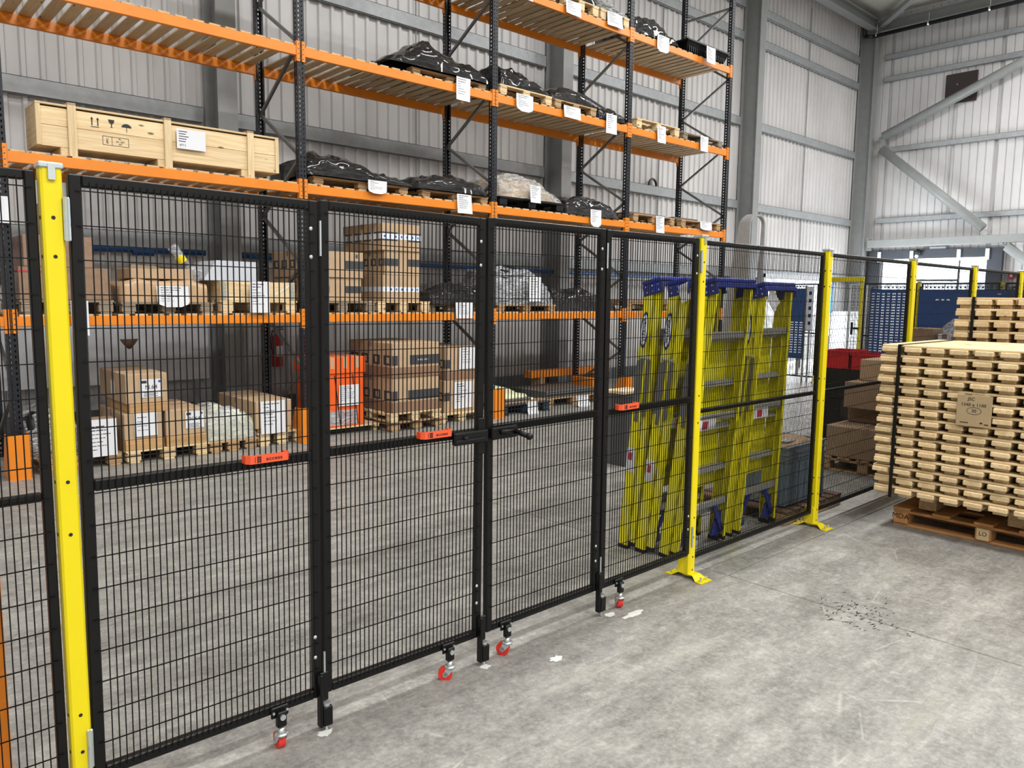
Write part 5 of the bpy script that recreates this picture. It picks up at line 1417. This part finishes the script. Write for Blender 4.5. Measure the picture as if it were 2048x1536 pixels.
def louvre_board(label, y0, y1, z0, z1, rows, x=FX - .09, cols=None):
    """sheet with pressed slots; rows = list of (z_top, z_bottom, y_from, y_to) regions; local plane faces -x"""
    t = thing('louvre_board', label, 'louvre board', (x, y1, 0), -pi / 2)
    W = y1 - y0; b = MB(); lips = MB()
    px_, pz_ = .085, .05; nx = max(1, int(W / px_)); nz = int((z1 - z0) / pz_)
    cw = W / nx; ch = (z1 - z0) / nz
    for i in range(nx):
        for j in range(nz):
            x0_, zz0 = i * cw, z0 + j * ch
            yc = y1 - (x0_ + cw / 2); zc = zz0 + ch / 2
            slot = any(zb <= zc <= zt and ya <= yc <= yb for (zt, zb, ya, yb) in rows)
            if slot:
                m0, m1, n0, n1 = x0_ + cw * .18, x0_ + cw * .78, zz0 + ch * .28, zz0 + ch * .70
                b.add([(x0_, 0, zz0), (x0_ + cw, 0, zz0), (x0_ + cw, 0, n0), (x0_, 0, n0)], [(0, 1, 2, 3)])
                b.add([(x0_, 0, n1), (x0_ + cw, 0, n1), (x0_ + cw, 0, zz0 + ch), (x0_, 0, zz0 + ch)], [(0, 1, 2, 3)])
                b.add([(x0_, 0, n0), (m0, 0, n0), (m0, 0, n1), (x0_, 0, n1)], [(0, 1, 2, 3)])
                b.add([(m1, 0, n0), (x0_ + cw, 0, n0), (x0_ + cw, 0, n1), (m1, 0, n1)], [(0, 1, 2, 3)])
                lips.add([(m0, 0, n1), (m1, 0, n1), (m1, -.012, n0 + .004), (m0, -.012, n0 + .004)], [(0, 3, 2, 1)])
            else:
                b.add([(x0_, 0, zz0), (x0_ + cw, 0, zz0), (x0_ + cw, 0, zz0 + ch), (x0_, 0, zz0 + ch)], [(0, 1, 2, 3)])
    b.build('board', 'blue_board', t)
    if lips.v: tag(lips.build('daylit_lip', 'white_panel', t), kind='stuff')  # white lip colour stands in for daylight showing through the slots
    MB().box(-.01, 0, -.006, .02, z0, z1).box(W, W + .01, -.006, .02, z0, z1).box(0, W, 0, .02, z1 - .01, z1).box(0, W, 0, .02, z0, z0 + .01).build('edge_frame', 'dark_steel', t)
    for xx in (.0, W): MB().cbox(xx - .02, xx + .02, .021, .05, 0, z1 + .06, .003).build('stand', 'steel_grey', t)
    b = MB()
    for i in range(int(W / .07)): b.box(.02 + i * .07, .045 + i * .07, .0, .01, z1 + .02, z1 + .045)
    b.box(0, W, .0, .01, z1 + .045, z1 + .055)
    for xx in (0, W): b.box(xx - .004, xx + .004, 0, .01, z1, z1 + .05)
    b.build('top_comb', 'dark_steel', t)
    return t
louvre_board('small navy louvre board with slots in its lower half, right of the ladders', 7.47, 7.96, .48, 1.90, [(1.22, .6, 0, 20)])
louvre_board('navy louvre board covered with bright slots, left of the big doorway', 5.42, 6.16, .45, 1.88, [(1.82, .5, 0, 20)])
louvre_board('wide navy louvre board with few slots, beyond the timber stacks', 3.9, 5.30, .7, 1.88, [(1.74, 1.66, 4.75, 5.02), (1.0, .9, 4.6, 5.2), (1.84, 1.78, 4.0, 4.1)])
louvre_board('navy louvre board at the right picture edge above the timber', 2.75, 3.86, .7, 1.88, [(1.80, 1.72, 3.3, 3.4)])
t = thing('sign_panel', 'white notice panel with a column of blue marks beside the small louvre board', 'sign', (FX - .1, 7.42, 1.05), -pi / 2)
MB().cbox(0, .14, 0, .01, 0, .88, .002).build('panel', 'white_panel', t)
MB().cbox(.05, .09, .01, .03, -1.05, .0, .002).build('stand', 'steel_grey', t)
b = MB()
for k in range(5): b.box(.04, .10, -.001, 0, .12 + k * .15, .19 + k * .15)
b.build('blue_marks', 'logo_blue', t)
# wire-mesh shelf unit and white cabinet beyond the gate frame
t = thing('wire_cage', 'white wire cage standing in the far gate opening', 'cage', (15.8, 6.95, 0), -pi / 2)
b = MB()
for k in range(6): b.box(k * .06, k * .06 + .008, 0, .008, 0, 1.95)
for k in range(28): b.box(0, .31, 0, .008, k * .07, k * .07 + .008)
b.build('wire_mesh', 'white_panel', t)
MB().cbox(-.02, .01, -.01, .03, 0, 2.0, .004).cbox(.31, .34, -.01, .03, 0, 2.0, .004).box(.0, .32, -.01, .03, 1.98, 2.0).build('frame', 'white_panel', t)
t = thing('air_drop', 'bright blue vertical pipe on the long wall near the corner', 'pipe', (22.4, WALL_Y - .16, 0))
MB().cbox(-.06, .06, -.05, .05, 1.30, 2.15, .01).build('casing', 'cyl_blue', t)
MB().tube((0, 0, .3), (0, 0, 1.30), .02, 8).build('pipe', 'white_panel', t)
t = thing('white_cabinet', 'white low cabinet against the long wall near the corner', 'cabinet', (22.45, WALL_Y - .62, 0))
MB().cbox(0, .9, 0, .5, 0, 1.35, .01).build('body', 'white_panel', t)
for x in (.02, .46): MB().cbox(x, x + .42, -.02, 0, .05, 1.3, .005).build('door', 'white_panel', t)
t = thing('packing_bench', 'white work table in the daylight beyond the gate frame', 'table', (16.6, 8.4, 0))
MB().cbox(0, 1.6, 0, .8, .82, .86, .006).build('top', 'white_panel', t)
for (x, y) in ((.05, .05), (1.55, .05), (.05, .75), (1.55, .75)): MB().cbox(x - .025, x + .025, y - .025, y + .025, 0, .82, .004).build('leg', 'alu', t)

# left picture edge: orange post just behind the fence
t = thing('guard_post', 'orange steel post at the lower left edge of the picture behind the mesh', 'post', (.357, 2.93, 0))
MB().cbox(-.09, .06, -.03, .03, .01, 1.1, .006).build('post', 'orange', t)
MB().cbox(-.12, .08, -.06, .06, 0, .01, .003).build('base_plate', 'orange', t)
